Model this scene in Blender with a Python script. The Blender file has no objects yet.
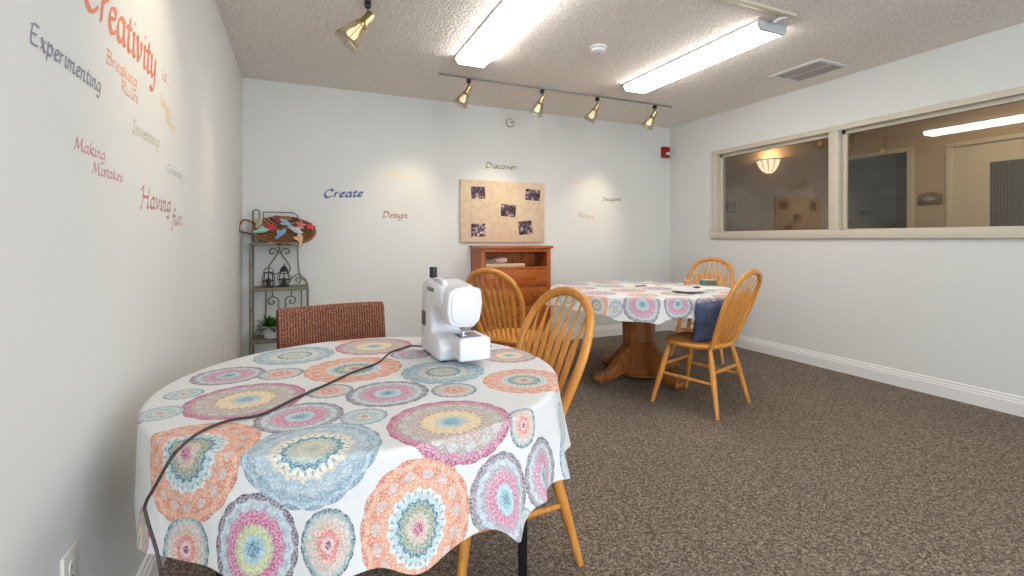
import bpy, bmesh, math, random
from mathutils import Vector, Matrix
random.seed(7)
S = bpy.context.scene
COL = S.collection
PI = math.pi
R = math.radians

# ------------------------------------------------------------------ helpers
def lin(c):
    def f(v):
        v /= 255.0
        return v / 12.92 if v <= .04045 else ((v + .055) / 1.055) ** 2.4
    return (f(c[0]), f(c[1]), f(c[2]), 1.0)

class NT:
    def __init__(s, name):
        s.m = bpy.data.materials.new(name); s.m.use_nodes = True
        s.t = s.m.node_tree; s.t.nodes.clear()
        s.out = s.n('ShaderNodeOutputMaterial')
    def n(s, typ, **kw):
        nd = s.t.nodes.new(typ)
        for k, v in kw.items(): setattr(nd, k, v)
        return nd
    def l(s, a, b): s.t.links.new(a, b)
    def put(s, sock, v):
        if isinstance(v, bpy.types.NodeSocket): s.l(v, sock)
        else: sock.default_value = v
    def math(s, op, a, b=None, c=None, clamp=False):
        nd = s.n('ShaderNodeMath', operation=op); nd.use_clamp = clamp
        s.put(nd.inputs[0], a)
        if b is not None: s.put(nd.inputs[1], b)
        if c is not None: s.put(nd.inputs[2], c)
        return nd.outputs[0]
    def mixc(s, f, a, b, blend='MIX'):
        nd = s.n('ShaderNodeMix', data_type='RGBA', blend_type=blend)
        s.put(nd.inputs[0], f); s.put(nd.inputs[6], a); s.put(nd.inputs[7], b)
        return nd.outputs[2]
    def ramp(s, f, stops, interp='LINEAR'):
        nd = s.n('ShaderNodeValToRGB'); cr = nd.color_ramp; cr.interpolation = interp
        while len(cr.elements) > 1: cr.elements.remove(cr.elements[-1])
        cr.elements[0].position = stops[0][0]; cr.elements[0].color = stops[0][1]
        for p, c in stops[1:]:
            e = cr.elements.new(p); e.color = c
        s.put(nd.inputs[0], f)
        return nd.outputs[0]
    def noise(s, vec, scale, detail=2, rough=.5, dist=0):
        nd = s.n('ShaderNodeTexNoise'); s.l(vec, nd.inputs['Vector'])
        nd.inputs['Scale'].default_value = scale; nd.inputs['Detail'].default_value = detail
        nd.inputs['Roughness'].default_value = rough; nd.inputs['Distortion'].default_value = dist
        return nd.outputs[0]
    def obj(s): return s.n('ShaderNodeTexCoord').outputs['Object']
    def mapv(s, vec, scale=(1, 1, 1), rot=(0, 0, 0)):
        nd = s.n('ShaderNodeMapping'); s.l(vec, nd.inputs[0])
        nd.inputs['Scale'].default_value = scale; nd.inputs['Rotation'].default_value = rot
        return nd.outputs[0]
    def bump(s, h, strength=.3, dist=.01):
        nd = s.n('ShaderNodeBump'); s.l(h, nd.inputs['Height'])
        nd.inputs['Strength'].default_value = strength; nd.inputs['Distance'].default_value = dist
        return nd.outputs[0]
    def bsdf(s, color, rough=.5, metal=0, normal=None, spec=.5, emit=None, estr=0, alpha=None):
        b = s.n('ShaderNodeBsdfPrincipled')
        s.put(b.inputs['Base Color'], color); s.put(b.inputs['Roughness'], rough)
        b.inputs['Metallic'].default_value = metal; b.inputs['Specular IOR Level'].default_value = spec
        if normal is not None: s.l(normal, b.inputs['Normal'])
        if emit is not None:
            s.put(b.inputs['Emission Color'], emit); b.inputs['Emission Strength'].default_value = estr
        s.l(b.outputs[0], s.out.inputs[0])
        return b

def mat_plain(name, rgb, rough=.5, metal=0, vary=.06, spec=.5, scale=30):
    t = NT(name); o = t.obj()
    c = lin(rgb); k = t.noise(o, scale, 3)
    d = (c[0] * (1 - vary * 2), c[1] * (1 - vary * 2), c[2] * (1 - vary * 2), 1)
    t.bsdf(t.mixc(k, d, (min(1, c[0] * (1 + vary)), min(1, c[1] * (1 + vary)), min(1, c[2] * (1 + vary)), 1)), rough, metal, spec=spec)
    return t.m

def mat_emit(name, rgb, strength):
    t = NT(name); e = t.n('ShaderNodeEmission')
    e.inputs[0].default_value = lin(rgb); e.inputs[1].default_value = strength
    t.l(e.outputs[0], t.out.inputs[0]); return t.m

def mat_wood(name, light, dark, axis='z', rough=.38, scale=9):
    t = NT(name); o = t.obj()
    sc = {'z': (14, 14, 1.2), 'x': (1.2, 14, 14), 'y': (14, 1.2, 14)}[axis]
    v = t.mapv(o, sc)
    g = t.noise(v, scale * .35, 5, .6, .6)
    g2 = t.noise(v, scale * 2.2, 2, .5)
    f = t.math('ADD', t.math('MULTIPLY', g, .75), t.math('MULTIPLY', g2, .25))
    c = t.ramp(f, [(.32, lin(dark)), (.5, lin([(a + b) / 2 for a, b in zip(light, dark)])), (.66, lin(light))])
    t.bsdf(c, rough, normal=t.bump(f, .08, .002), spec=.45)
    return t.m

# ------------------------------------------------------------------ mesh builder
class MB:
    def __init__(s): s.bm = bmesh.new(); s.uv = None
    def box(s, a, b, bev=0, seg=2, mx=None):
        bm = bmesh.new()
        x0, y0, z0 = a; x1, y1, z1 = b
        vs = [bm.verts.new(p) for p in [(x0,y0,z0),(x1,y0,z0),(x1,y1,z0),(x0,y1,z0),(x0,y0,z1),(x1,y0,z1),(x1,y1,z1),(x0,y1,z1)]]
        for f in [(0,3,2,1),(4,5,6,7),(0,1,5,4),(1,2,6,5),(2,3,7,6),(3,0,4,7)]: bm.faces.new([vs[i] for i in f])
        if bev: bmesh.ops.bevel(bm, geom=bm.edges[:], offset=bev, segments=seg, affect='EDGES', profile=.5)
        if mx: bmesh.ops.transform(bm, matrix=mx, verts=bm.verts[:])
        s.join(bm); return s
    def join(s, bm):
        me = bpy.data.meshes.new('tmp'); bm.to_mesh(me); bm.free(); s.bm.from_mesh(me); bpy.data.meshes.remove(me)
    def prism(s, poly, axis, a, b, bev=0, seg=2, mx=None):
        # poly of 2-D points in the plane normal to axis; extruded from a to b
        bm = bmesh.new()
        def P(p, k):
            if axis == 'z': return (p[0], p[1], k)
            if axis == 'y': return (p[0], k, p[1])
            return (k, p[0], p[1])
        lo = [bm.verts.new(P(p, a)) for p in poly]; hi = [bm.verts.new(P(p, b)) for p in poly]
        n = len(poly)
        bm.faces.new(lo[::-1]); bm.faces.new(hi)
        for i in range(n): bm.faces.new([lo[i], lo[(i+1) % n], hi[(i+1) % n], hi[i]])
        bmesh.ops.recalc_face_normals(bm, faces=bm.faces[:])
        if bev: bmesh.ops.bevel(bm, geom=[e for e in bm.edges], offset=bev, segments=seg, affect='EDGES', profile=.5)
        if mx: bmesh.ops.transform(bm, matrix=mx, verts=bm.verts[:])
        s.join(bm); return s
    def lathe(s, prof, segs=24, mx=None, a0=0, a1=2*PI, caps=True):
        bm = bmesh.new(); full = abs(a1 - a0 - 2*PI) < 1e-6
        n = segs if full else segs + 1
        rings = []
        for r, z in prof:
            rings.append([bm.verts.new((r*math.cos(a0+(a1-a0)*i/segs), r*math.sin(a0+(a1-a0)*i/segs), z)) for i in range(n)])
        for k in range(len(prof)-1):
            for i in range(n if full else n-1):
                j = (i+1) % n
                bm.faces.new([rings[k][i], rings[k][j], rings[k+1][j], rings[k+1][i]])
        if caps and full:
            if prof[0][0] > 1e-5: bm.faces.new(rings[0][::-1])
            if prof[-1][0] > 1e-5: bm.faces.new(rings[-1])
        bmesh.ops.remove_doubles(bm, verts=bm.verts[:], dist=1e-6)
        bmesh.ops.recalc_face_normals(bm, faces=bm.faces[:])
        if mx: bmesh.ops.transform(bm, matrix=mx, verts=bm.verts[:])
        s.join(bm); return s
    def tube(s, pts, r, segs=8, closed=False, flat=None, caps=True, up=None):
        # swept tube; r number or list; flat=(w,h) sweeps a rectangle-ish ellipse
        pts = [Vector(p) for p in pts]; n = len(pts); bm = bmesh.new(); rings = []
        prev = None
        for i, p in enumerate(pts):
            a = pts[(i-1) % n] if (closed or i > 0) else p
            b = pts[(i+1) % n] if (closed or i < n-1) else p
            t = (b - a).normalized()
            if up is not None: u = Vector(up)
            elif prev is not None: u = prev
            else: u = Vector((0,0,1)) if abs(t.z) < .9 else Vector((1,0,0))
            u = (u - t * u.dot(t)).normalized(); w = t.cross(u); prev = u
            rr = r[i] if isinstance(r, (list, tuple)) else r
            ru, rw = (rr, rr) if flat is None else (rr*flat[0], rr*flat[1])
            rings.append([bm.verts.new(p + u*ru*math.cos(2*PI*k/segs) + w*rw*math.sin(2*PI*k/segs)) for k in range(segs)])
        m = n if closed else n-1
        for i in range(m):
            A, B = rings[i], rings[(i+1) % n]
            for k in range(segs):
                j = (k+1) % segs
                bm.faces.new([A[k], A[j], B[j], B[k]])
        if caps and not closed: bm.faces.new(rings[0][::-1]); bm.faces.new(rings[-1])
        bmesh.ops.recalc_face_normals(bm, faces=bm.faces[:])
        s.join(bm); return s
    def poly(s, pts):
        s.bm.faces.new([s.bm.verts.new(p) for p in pts]); return s
    def xf(s, mx): bmesh.ops.transform(s.bm, matrix=mx, verts=s.bm.verts[:]); return s
    def build(s, name, mat, parent=None, smooth=40, loc=None):
        me = bpy.data.meshes.new(name); s.bm.to_mesh(me); s.bm.free()
        for p in me.polygons: p.use_smooth = bool(smooth)
        if smooth: me.set_sharp_from_angle(angle=R(smooth))
        o = bpy.data.objects.new(name, me); COL.objects.link(o)
        me.materials.append(mat)
        if parent: o.parent = parent
        if loc: o.location = loc
        return o

def T(x, y, z): return Matrix.Translation((x, y, z))
def RX(a): return Matrix.Rotation(a, 4, 'X')
def RY(a): return Matrix.Rotation(a, 4, 'Y')
def RZ(a): return Matrix.Rotation(a, 4, 'Z')
def align(d):  # matrix turning +Z to d
    return Vector((0, 0, 1)).rotation_difference(Vector(d).normalized()).to_matrix().to_4x4()

def tag(o, label, cat, group=None, kind=None):
    o['label'] = label; o['category'] = cat
    if group: o['group'] = group
    if kind: o['kind'] = kind
    return o
def thing(name, label, cat, loc=(0,0,0), rz=0, group=None):
    o = bpy.data.objects.new(name, None); COL.objects.link(o)
    o.empty_display_size = .1; o.location = loc; o.rotation_euler = (0, 0, rz)
    return tag(o, label, cat, group)
def struct(o, label=None):
    o['kind'] = 'structure'
    if label: o['label'] = label
    return o
def dup(root, label, loc, rz=0, group=None):
    r = root.copy(); COL.objects.link(r); r.location = loc; r.rotation_euler = (0, 0, rz); r['label'] = label
    if group: r['group'] = group
    for ch in list(root.children):
        c = ch.copy(); COL.objects.link(c); c.parent = r
        for g in list(ch.children):
            d = g.copy(); COL.objects.link(d); d.parent = c
    return r
def crom(pts, k=6, closed=False):
    pts = [Vector(p) for p in pts]; n = len(pts); out = []
    m = n if closed else n-1
    for i in range(m):
        p0 = pts[(i-1) % n] if (closed or i > 0) else pts[0]*2 - pts[1]
        p1, p2 = pts[i], pts[(i+1) % n]
        p3 = pts[(i+2) % n] if (closed or i+2 < n) else pts[-1]*2 - pts[-2]
        for j in range(k):
            t = j / k
            out.append(.5*((2*p1)+(p2-p0)*t+(2*p0-5*p1+4*p2-p3)*t*t+(3*p1-p0-3*p2+p3)*t**3))
    if not closed: out.append(pts[-1])
    return out

# ------------------------------------------------------------------ room numbers
XL, XR, YB, YN, H, EYE = -.456, 4.284, 4.75, -2.0, 2.55, 1.15
WT = .12                      # wall thickness
XC = 5.85                     # far corridor wall

# ------------------------------------------------------------------ materials
def wall_mat(name, rgb, bstr=.12):
    t = NT(name); o = t.obj()
    n1 = t.noise(o, 1.3, 2); n2 = t.noise(o, 140, 3)
    c = lin(rgb); d = tuple(v*.95 for v in c[:3]) + (1,)
    t.bsdf(t.mixc(n1, d, c), .75, normal=t.bump(n2, bstr, .002), spec=.25)
    return t.m
M_wall = wall_mat('painted_wall', (221, 222, 218))
M_corr = wall_mat('corridor_paint', (190, 170, 142))
def ceiling_mat():
    t = NT('textured_ceiling'); o = t.obj()
    v = t.n('ShaderNodeTexVoronoi'); t.l(o, v.inputs['Vector']); v.inputs['Scale'].default_value = 52
    n = t.noise(o, 60, 4, .65)
    h = t.math('ADD', t.math('MULTIPLY', v.outputs['Distance'], .6), n)
    c = t.ramp(h, [(.45, lin((216, 209, 200))), (.95, lin((242, 236, 228)))])
    t.bsdf(c, .9, normal=t.bump(h, .7, .012), spec=.1)
    return t.m
M_ceil = ceiling_mat()
def carpet_mat():
    t = NT('flecked_carpet'); o = t.obj()
    a = t.noise(o, 190, 3, .7); b = t.noise(o, 70, 3, .6); c0 = t.noise(o, 2.2, 2)
    v = t.n('ShaderNodeTexVoronoi'); t.l(o, v.inputs['Vector']); v.inputs['Scale'].default_value = 150
    f = t.math('ADD', t.math('MULTIPLY', a, .55), t.math('MULTIPLY', b, .3))
    sep = t.n('ShaderNodeSeparateColor'); t.l(v.outputs['Color'], sep.inputs[0])
    f = t.math('ADD', f, t.math('MULTIPLY', sep.outputs[0], .22))
    c = t.ramp(f, [(.36, lin((62, 53, 46))), (.5, lin((108, 96, 85))), (.6, lin((140, 127, 114))), (.7, lin((178, 166, 151)))])
    c = t.mixc(t.math('MULTIPLY', c0, .22), c, lin((84, 74, 64)))
    t.bsdf(c, .95, normal=t.bump(f, .7, .006), spec=.05)
    return t.m
M_carpet = carpet_mat()
M_base = mat_plain('white_trim_paint', (232, 230, 228), .45, vary=.02)
M_cream = mat_plain('cream_trim_paint', (205, 196, 178), .5, vary=.03)
M_oak = mat_wood('honey_oak', (228, 162, 82), (192, 122, 48))
M_oakx = mat_wood('honey_oak_seat', (228, 162, 82), (192, 122, 48), 'y')
M_ped = mat_wood('brown_oak', (168, 106, 48), (112, 64, 24))
M_pine = mat_wood('red_brown_pine', (194, 106, 42), (142, 70, 22))
M_pinex = mat_wood('red_brown_pine_front', (200, 110, 42), (146, 70, 22), 'x')
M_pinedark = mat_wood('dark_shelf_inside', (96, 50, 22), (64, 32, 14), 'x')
M_black = mat_plain('black_metal', (22, 22, 24), .4, vary=.1)
M_blackp = mat_plain('black_plastic', (30, 29, 30), .45, vary=.08)
M_brass = mat_plain('antique_brass', (192, 168, 120), .32, 1.0, vary=.12)
M_white = mat_plain('white_plastic', (224, 225, 229), .28, vary=.015)
M_offw = mat_plain('off_white_plastic', (222, 219, 208), .4, vary=.03)
M_grey = mat_plain('grey_plastic', (120, 121, 124), .45, vary=.06)
M_steel = mat_plain('steel', (178, 180, 184), .25, 1.0, vary=.05)
M_iron = mat_plain('weathered_iron', (128, 124, 108), .65, .1, vary=.2)
M_railg = mat_plain('grey_rail', (150, 147, 142), .5, vary=.05)
M_capgrey = mat_plain('grey_end_cap', (186, 188, 192), .45, vary=.03)
M_red = mat_plain('red_plastic', (150, 22, 22), .4, vary=.08)
M_paper = mat_plain('white_paper', (236, 235, 232), .7, vary=.02)
M_lampwhite = mat_plain('white_enamel', (226, 226, 224), .4, vary=.02)
M_tube = mat_emit('fluorescent_diffuser', (255, 250, 244), 16.5)
M_bulb = mat_emit('warm_bulb', (255, 226, 180), 1.6)

def glass_mat(name, tint=(1, 1, 1, 1), rough=0.0, ior=1.52):
    t = NT(name); fr = t.n('ShaderNodeFresnel'); gm = t.n('ShaderNodeNewGeometry')
    t.l(t.math('ADD', t.math('MULTIPLY', gm.outputs['Backfacing'], 1/ior-ior), ior), fr.inputs[0])   # thin pane: both faces reflect alike
    tr = t.n('ShaderNodeBsdfTransparent'); tr.inputs[0].default_value = tint
    gl = t.n('ShaderNodeBsdfGlossy'); gl.inputs['Roughness'].default_value = rough
    mx = t.n('ShaderNodeMixShader'); t.l(fr.outputs[0], mx.inputs[0]); t.l(tr.outputs[0], mx.inputs[1]); t.l(gl.outputs[0], mx.inputs[2])
    t.l(mx.outputs[0], t.out.inputs[0]); return t.m
M_glass = glass_mat('window_glass', (.84, .81, .76, 1), 0, 1.85)
M_shade = glass_mat('smoked_lamp_glass', (.84, .82, .76, 1), .06, 2.0)

# ------------------------------------------------------------------ shell
def box_obj(name, a, b, mat, parent=None, bev=0, smooth=0):
    return MB().box(a, b, bev).build(name, mat, parent, smooth)
struct(box_obj('floor', (XL-WT, YN-WT, -.1), (XR+WT, YB+WT, 0), M_carpet), 'brown flecked low pile carpet')
struct(box_obj('ceiling', (XL-WT, YN-WT, H), (XR+WT, YB+WT, H+.1), M_ceil), 'white ceiling with a sprayed bumpy texture')
struct(box_obj('wall_left', (XL-WT, YN-WT, 0), (XL, YB+WT, H), M_wall), 'pale grey wall covered in lettering')
struct(box_obj('wall_back', (XL, YB, 0), (XR+WT, YB+WT, H), M_wall), 'pale grey wall behind the drawer chest')
# right wall with the long interior window opening
OY0, OY1, OZ0, OZ1 = .75, 3.995, 1.215, 2.10
w = MB()
w.box((XR, YN, 0), (XR+WT, YB, OZ0)); w.box((XR, YN, OZ1), (XR+WT, YB, H))
w.box((XR, YN, OZ0), (XR+WT, OY0, OZ1)); w.box((XR, OY1, OZ0), (XR+WT, YB, OZ1))
struct(w.build('wall_right', M_wall, smooth=0), 'pale grey wall with the interior window')
# near wall with an assumed, unseen window behind the camera, added for daylight
w = MB(); NX0, NX1, NZ0, NZ1 = -.1, 2.6, .8, 2.25
w.box((XL, YN-WT, 0), (XR, YN, NZ0)); w.box((XL, YN-WT, NZ1), (XR, YN, H))
w.box((XL, YN-WT, NZ0), (NX0, YN, NZ1)); w.box((NX1, YN-WT, NZ0), (XR, YN, NZ1))
struct(w.build('wall_near', M_wall, smooth=0))
w2 = bpy.data.objects.new('assumed_window', None); COL.objects.link(w2); struct(w2)  # assumed window, never in view, added as an opening for the daylight lamp
f = MB()
for a, b in [((NX0, NZ0), (NX1, NZ0+.05)), ((NX0, NZ1-.05), (NX1, NZ1)), ((NX0, NZ0), (NX0+.05, NZ1)), ((NX1-.05, NZ0), (NX1, NZ1)), ((1.22, NZ0), (1.28, NZ1))]:
    f.box((a[0], YN-.08, a[1]), (b[0], YN-.03, b[1]))
f.build('window_frame', M_base, w2, 0)  # frame of the assumed window

# baseboards (three-step profile)
def baseboard(name, p0, p1, nrm):
    prof = [(0, 0), (.016, 0), (.016, .082), (.012, .090), (.012, .102), (.007, .108), (.007, .122), (0, .128)]
    p0, p1, nrm = Vector(p0), Vector(p1), Vector(nrm)
    m = MB(); a = [m.bm.verts.new(p0 + nrm*d + Vector((0, 0, z))) for d, z in prof]; b = [m.bm.verts.new(p1 + nrm*d + Vector((0, 0, z))) for d, z in prof]
    n = len(prof)
    for i in range(n): m.bm.faces.new([a[i], a[(i+1) % n], b[(i+1) % n], b[i]])
    m.bm.faces.new(a[::-1]); m.bm.faces.new(b)
    bmesh.ops.recalc_face_normals(m.bm, faces=m.bm.faces[:])
    return struct(m.build(name, M_base, smooth=0), 'white stepped baseboard')
baseboard('baseboard_left', (XL, YN, 0), (XL, YB, 0), (1, 0, 0))
baseboard('baseboard_back', (XL, YB, 0), (XR, YB, 0), (0, -1, 0))
baseboard('baseboard_right', (XR, YN, 0), (XR, YB, 0), (-1, 0, 0))
baseboard('baseboard_near', (XL, YN, 0), (XR, YN, 0), (0, 1, 0))

# interior window
w1 = bpy.data.objects.new('window_1', None); COL.objects.link(w1); struct(w1, 'long two pane interior window with cream trim')
f = MB(); p = .022
Y0, Y1 = OY0-.06, 4.058
f.box((XR-p, Y0, 2.09), (XR+.03, Y1, 2.136), .004)                   # head casing
f.box((XR-p, Y1-.068, 1.155), (XR+.03, Y1, 2.1), .004)              # side casing
f.box((XR-p, Y0, 1.155), (XR+.03, Y0+.068, 2.1), .004)
f.box((XR-.012, 2.665, 1.2), (XR+.06, 2.752, 2.1), .004)            # mullion
f.build('window_frame', M_cream, w1, 30)
f = MB().box((XR-.035, Y0-.02, 1.155), (XR+.03, Y1+.004, 1.226), .006)
f.box((XR+.02, Y0, 1.195), (XR+WT, OY1, 1.222), .002)
f.build('window_sill', M_cream, w1, 30)
gx = XR+.055
for ya, yb in [(2.752, OY1), (OY0, 2.665)]:
    s_ = MB()
    for a, b in [((ya, 1.222), (yb, 1.236)), ((ya, 2.06), (yb, 2.10)), ((ya, 1.222), (ya+.028, 2.10)), ((yb-.032, 1.222), (yb, 2.10))]:
        s_.box((gx-.016, a[0], a[1]), (gx+.016, b[0], b[1]), .002)
    fr = s_.build('sash', M_cream, w1, 30)
    MB().box((gx-.003, ya+.026, 1.234), (gx+.003, yb-.03, 2.062)).build('pane', M_glass, fr, 0)
MB().box((XR+.040, OY0, 2.092), (XR+.045, OY1, 2.1)).build('track_seal', M_blackp, w1, 0)

# corridor beyond the glass
CY0, CY1 = -1.0, 6.6
struct(box_obj('floor_corridor', (XR+WT, CY0, -.1), (XC+WT, CY1, 0), M_carpet))
struct(box_obj('ceiling_corridor', (XR+WT, CY0, H), (XC+WT, CY1, H+.1), M_corr))
struct(box_obj('wall_corridor_end', (XR+WT, CY1, 0), (XC+WT, CY1+WT, H), M_corr))
struct(box_obj('wall_corridor_near', (XR+WT, CY0-WT, 0), (XC+WT, CY0, H), M_corr))
struct(box_obj('wall_corridor_side', (XR+.001, YB+WT, 0), (XR+WT, CY1, H), M_corr))
struct(box_obj('wall_corridor', (XC, CY0, 0), (XC+WT, CY1, H), M_corr), 'tan corridor wall beyond the glass')

def dark_glass():
    t = NT('dark_door_glass'); o = t.obj()
    wv = t.n('ShaderNodeTexWave', wave_type='BANDS', bands_direction='Z'); t.l(t.mapv(o, (1, 1, 1)), wv.inputs[0])
    wv.inputs['Scale'].default_value = 1.6; wv.inputs['Distortion'].default_value = 3.5; wv.inputs['Detail Scale'].default_value = 4
    f_ = t.math('GREATER_THAN', wv.outputs['Fac'], .985)
    t.bsdf(t.mixc(f_, lin((46, 46, 40)), lin((70, 72, 64))), .25, spec=.3); return t.m
M_dglass = dark_glass()
def blind_glass():
    t = NT('striped_blind_glass'); o = t.obj()
    wv = t.n('ShaderNodeTexWave', wave_type='BANDS', bands_direction='Y'); t.l(o, wv.inputs[0]); wv.inputs['Scale'].default_value = 14
    t.bsdf(t.ramp(wv.outputs['Fac'], [(.3, lin((58, 58, 54))), (.8, lin((92, 92, 86)))]), .25, spec=.3); return t.m
M_blind = blind_glass()
M_doorp = mat_plain('cream_door_paint', (206, 194, 170), .5, vary=.03)
def door(name, y0, y1, top, leaf, glass, gy, gz, label):
    r = bpy.data.objects.new(name, None); COL.objects.link(r); struct(r, label)
    f = MB(); t_ = .06
    f.box((XC-.025, y0-t_, 0), (XC, y0, top), .004); f.box((XC-.025, y1, 0), (XC, y1+t_, top), .004)
    f.box((XC-.027, y0-t_-.003, top), (XC, y1+t_, top+t_*.7), .004)
    f.build('door_frame', M_cream, r, 30)
    lf = MB().box((XC-.010, y0, .005), (XC-.001, y1, top)).build('door_leaf', leaf, r, 0)
    MB().box((XC-.014, gy[0], gz[0]), (XC-.0101, gy[1], gz[1])).build('door_glass', glass, lf, 0)
    h = MB().lathe([(.026, 0), (.026, .008), (.010, .012), (.010, .04), (.024, .046), (.026, .062), (.016, .07), (0, .071)], 16, T(XC-.010, y0+.07, .98) @ RY(-PI/2))
    h.build('door_knob', M_brass, lf)
    return r
door('door_1', 2.936, 3.67, 2.065, M_dglass, M_dglass, (2.95, 3.656), (.02, 2.05), 'dark glazed corridor door with a cream frame')
door('door_2', 1.62, 2.545, 2.045, M_doorp, M_blind, (1.76, 2.275), (.95, 1.86), 'cream corridor door with a striped dark window')

# ------------------------------------------------------------------ lettering (broad-nib strokes)
G = {  # strokes in x-height units: (advance, [polylines])
'a': (.85, [[(.62,.92),(.35,1),(.1,.6),(.12,.15),(.35,.02),(.62,.5)], [(.66,1),(.6,.3),(.66,.02),(.82,.15)]]),
'b': (.82, [[(.22,1.75),(.12,.4),(.2,.04),(.5,.05),(.7,.5),(.6,.95),(.35,.9),(.18,.6)]]),
'c': (.68, [[(.6,.85),(.42,1),(.14,.7),(.12,.25),(.35,0),(.62,.2)]]),
'd': (.85, [[(.62,.92),(.35,1),(.1,.6),(.12,.15),(.35,.02),(.62,.5)], [(.72,1.75),(.6,.3),(.66,.02),(.82,.15)]]),
'e': (.7, [[(.14,.5),(.5,.62),(.6,.85),(.42,1),(.16,.75),(.1,.3),(.32,0),(.62,.2)]]),
'f': (.55, [[(.75,1.6),(.58,1.75),(.42,1.5),(.26,0),(.14,-.5),(-.1,-.6)], [(.12,.95),(.62,.98)]]),
'g': (.85, [[(.62,.92),(.35,1),(.1,.6),(.12,.2),(.35,.08),(.62,.5)], [(.68,1),(.58,-.2),(.36,-.62),(.02,-.5)]]),
'i': (.42, [[(.1,.85),(.24,1),(.18,.25),(.26,.02),(.42,.15)], [(.28,1.42),(.32,1.5)]]),
'k': (.8, [[(.22,1.75),(.1,0)], [(.62,.92),(.5,1),(.2,.55),(.45,.3),(.6,.02),(.8,.15)]]),
'l': (.42, [[(.26,1.75),(.16,.25),(.24,.02),(.42,.15)]]),
'm': (1.22, [[(.08,.85),(.2,1),(.1,0)], [(.16,.6),(.4,.98),(.52,.85),(.44,0)], [(.5,.6),(.76,.98),(.9,.85),(.84,.2),(.92,.02),(1.12,.15)]]),
'n': (.88, [[(.08,.85),(.2,1),(.1,0)], [(.16,.6),(.42,.98),(.58,.85),(.52,.2),(.6,.02),(.8,.15)]]),
'o': (.8, [[(.38,1),(.14,.7),(.12,.25),(.35,0),(.6,.3),(.62,.75),(.4,1)]]),
'p': (.85, [[(.06,.85),(.2,1),(.04,-.6)], [(.16,.6),(.42,1),(.66,.8),(.62,.25),(.38,0),(.14,.15)]]),
'r': (.62, [[(.08,.85),(.2,1),(.1,0)], [(.16,.6),(.4,.95),(.58,.98)]]),
's': (.62, [[(.54,.88),(.36,1),(.16,.8),(.3,.55),(.48,.35),(.36,.02),(.06,.12)]]),
't': (.52, [[(.32,1.4),(.18,.25),(.28,.02),(.5,.15)], [(.02,.96),(.52,1)]]),
'u': (.88, [[(.06,.85),(.18,1),(.12,.25),(.26,.02),(.56,.5)], [(.64,1),(.56,.25),(.64,.02),(.84,.15)]]),
'v': (.76, [[(.06,.9),(.18,1),(.26,.02)], [(.26,.02),(.62,.6),(.58,1)]]),
'w': (1.1, [[(.06,.9),(.18,1),(.24,.02)], [(.24,.02),(.54,.8),(.58,.02)], [(.58,.02),(.96,.6),(.92,1)]]),
'x': (.78, [[(.1,.95),(.25,.95),(.5,.05),(.68,.05)], [(.66,.98),(.08,.02)]]),
'y': (.82, [[(.06,.85),(.18,1),(.14,.3),(.3,.05),(.58,.5)], [(.66,1),(.54,-.2),(.3,-.62),(0,-.5)]]),
'.': (.45, [[(.08,.0),(.24,.16)]]),
'C': (1.15, [[(1.08,1.4),(.8,1.72),(.35,1.4),(.15,.7),(.3,.1),(.65,0),(1.05,.4)], [(1.08,1.4),(1.0,1.2)]]),
'E': (1.1, [[(1.0,1.65),(.35,1.6),(.22,.1),(.95,.05)], [(.1,1.45),(.35,1.6)], [(.28,.85),(.75,.9)]]),
'B': (1.15, [[(.1,1.5),(.4,1.7),(.22,0)], [(.4,1.65),(.9,1.6),(.85,1.05),(.34,.92)], [(.34,.92),(1.0,.8),(.9,.1),(.12,.02)]]),
'R': (1.2, [[(.1,1.5),(.4,1.7),(.2,0)], [(.4,1.65),(.95,1.6),(.88,1.0),(.34,.9)], [(.5,.9),(.85,.2),(1.2,.05)]]),
'T': (1.0, [[(.0,1.4),(.2,1.65),(1.05,1.7)], [(.6,1.66),(.42,.1),(.2,0)]]),
'I': (.75, [[(.15,1.45),(.45,1.7),(.62,1.68)], [(.46,1.68),(.3,.05),(.05,.05)], [(.3,.05),(.5,.08)]]),
'M': (1.6, [[(.02,.05),(.2,.1),(.42,1.7)], [(.42,1.7),(.7,.2)], [(.7,.2),(1.2,1.7)], [(1.2,1.7),(1.22,.15),(1.5,.1)]]),
'G': (1.2, [[(1.05,1.45),(.8,1.72),(.35,1.4),(.15,.7),(.3,.1),(.65,0),(1.0,.3)], [(.7,.75),(1.02,.75),(.95,-.2)]]),
'H': (1.4, [[(.0,1.3),(.2,1.6),(.4,1.7),(.2,.05),(0,-.1)], [(.3,.9),(1.05,.95)], [(1.2,1.75),(1.0,.1),(1.25,.08)]]),
'O': (1.2, [[(.6,1.7),(.2,1.2),(.15,.5),(.5,0),(.95,.4),(1.0,1.2),(.65,1.7)]]),
'D': (1.25, [[(.3,1.6),(.2,.05)], [(.02,1.4),(.3,1.65),(.9,1.5),(1.05,.8),(.7,.1),(.05,.03)]]),
}
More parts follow.
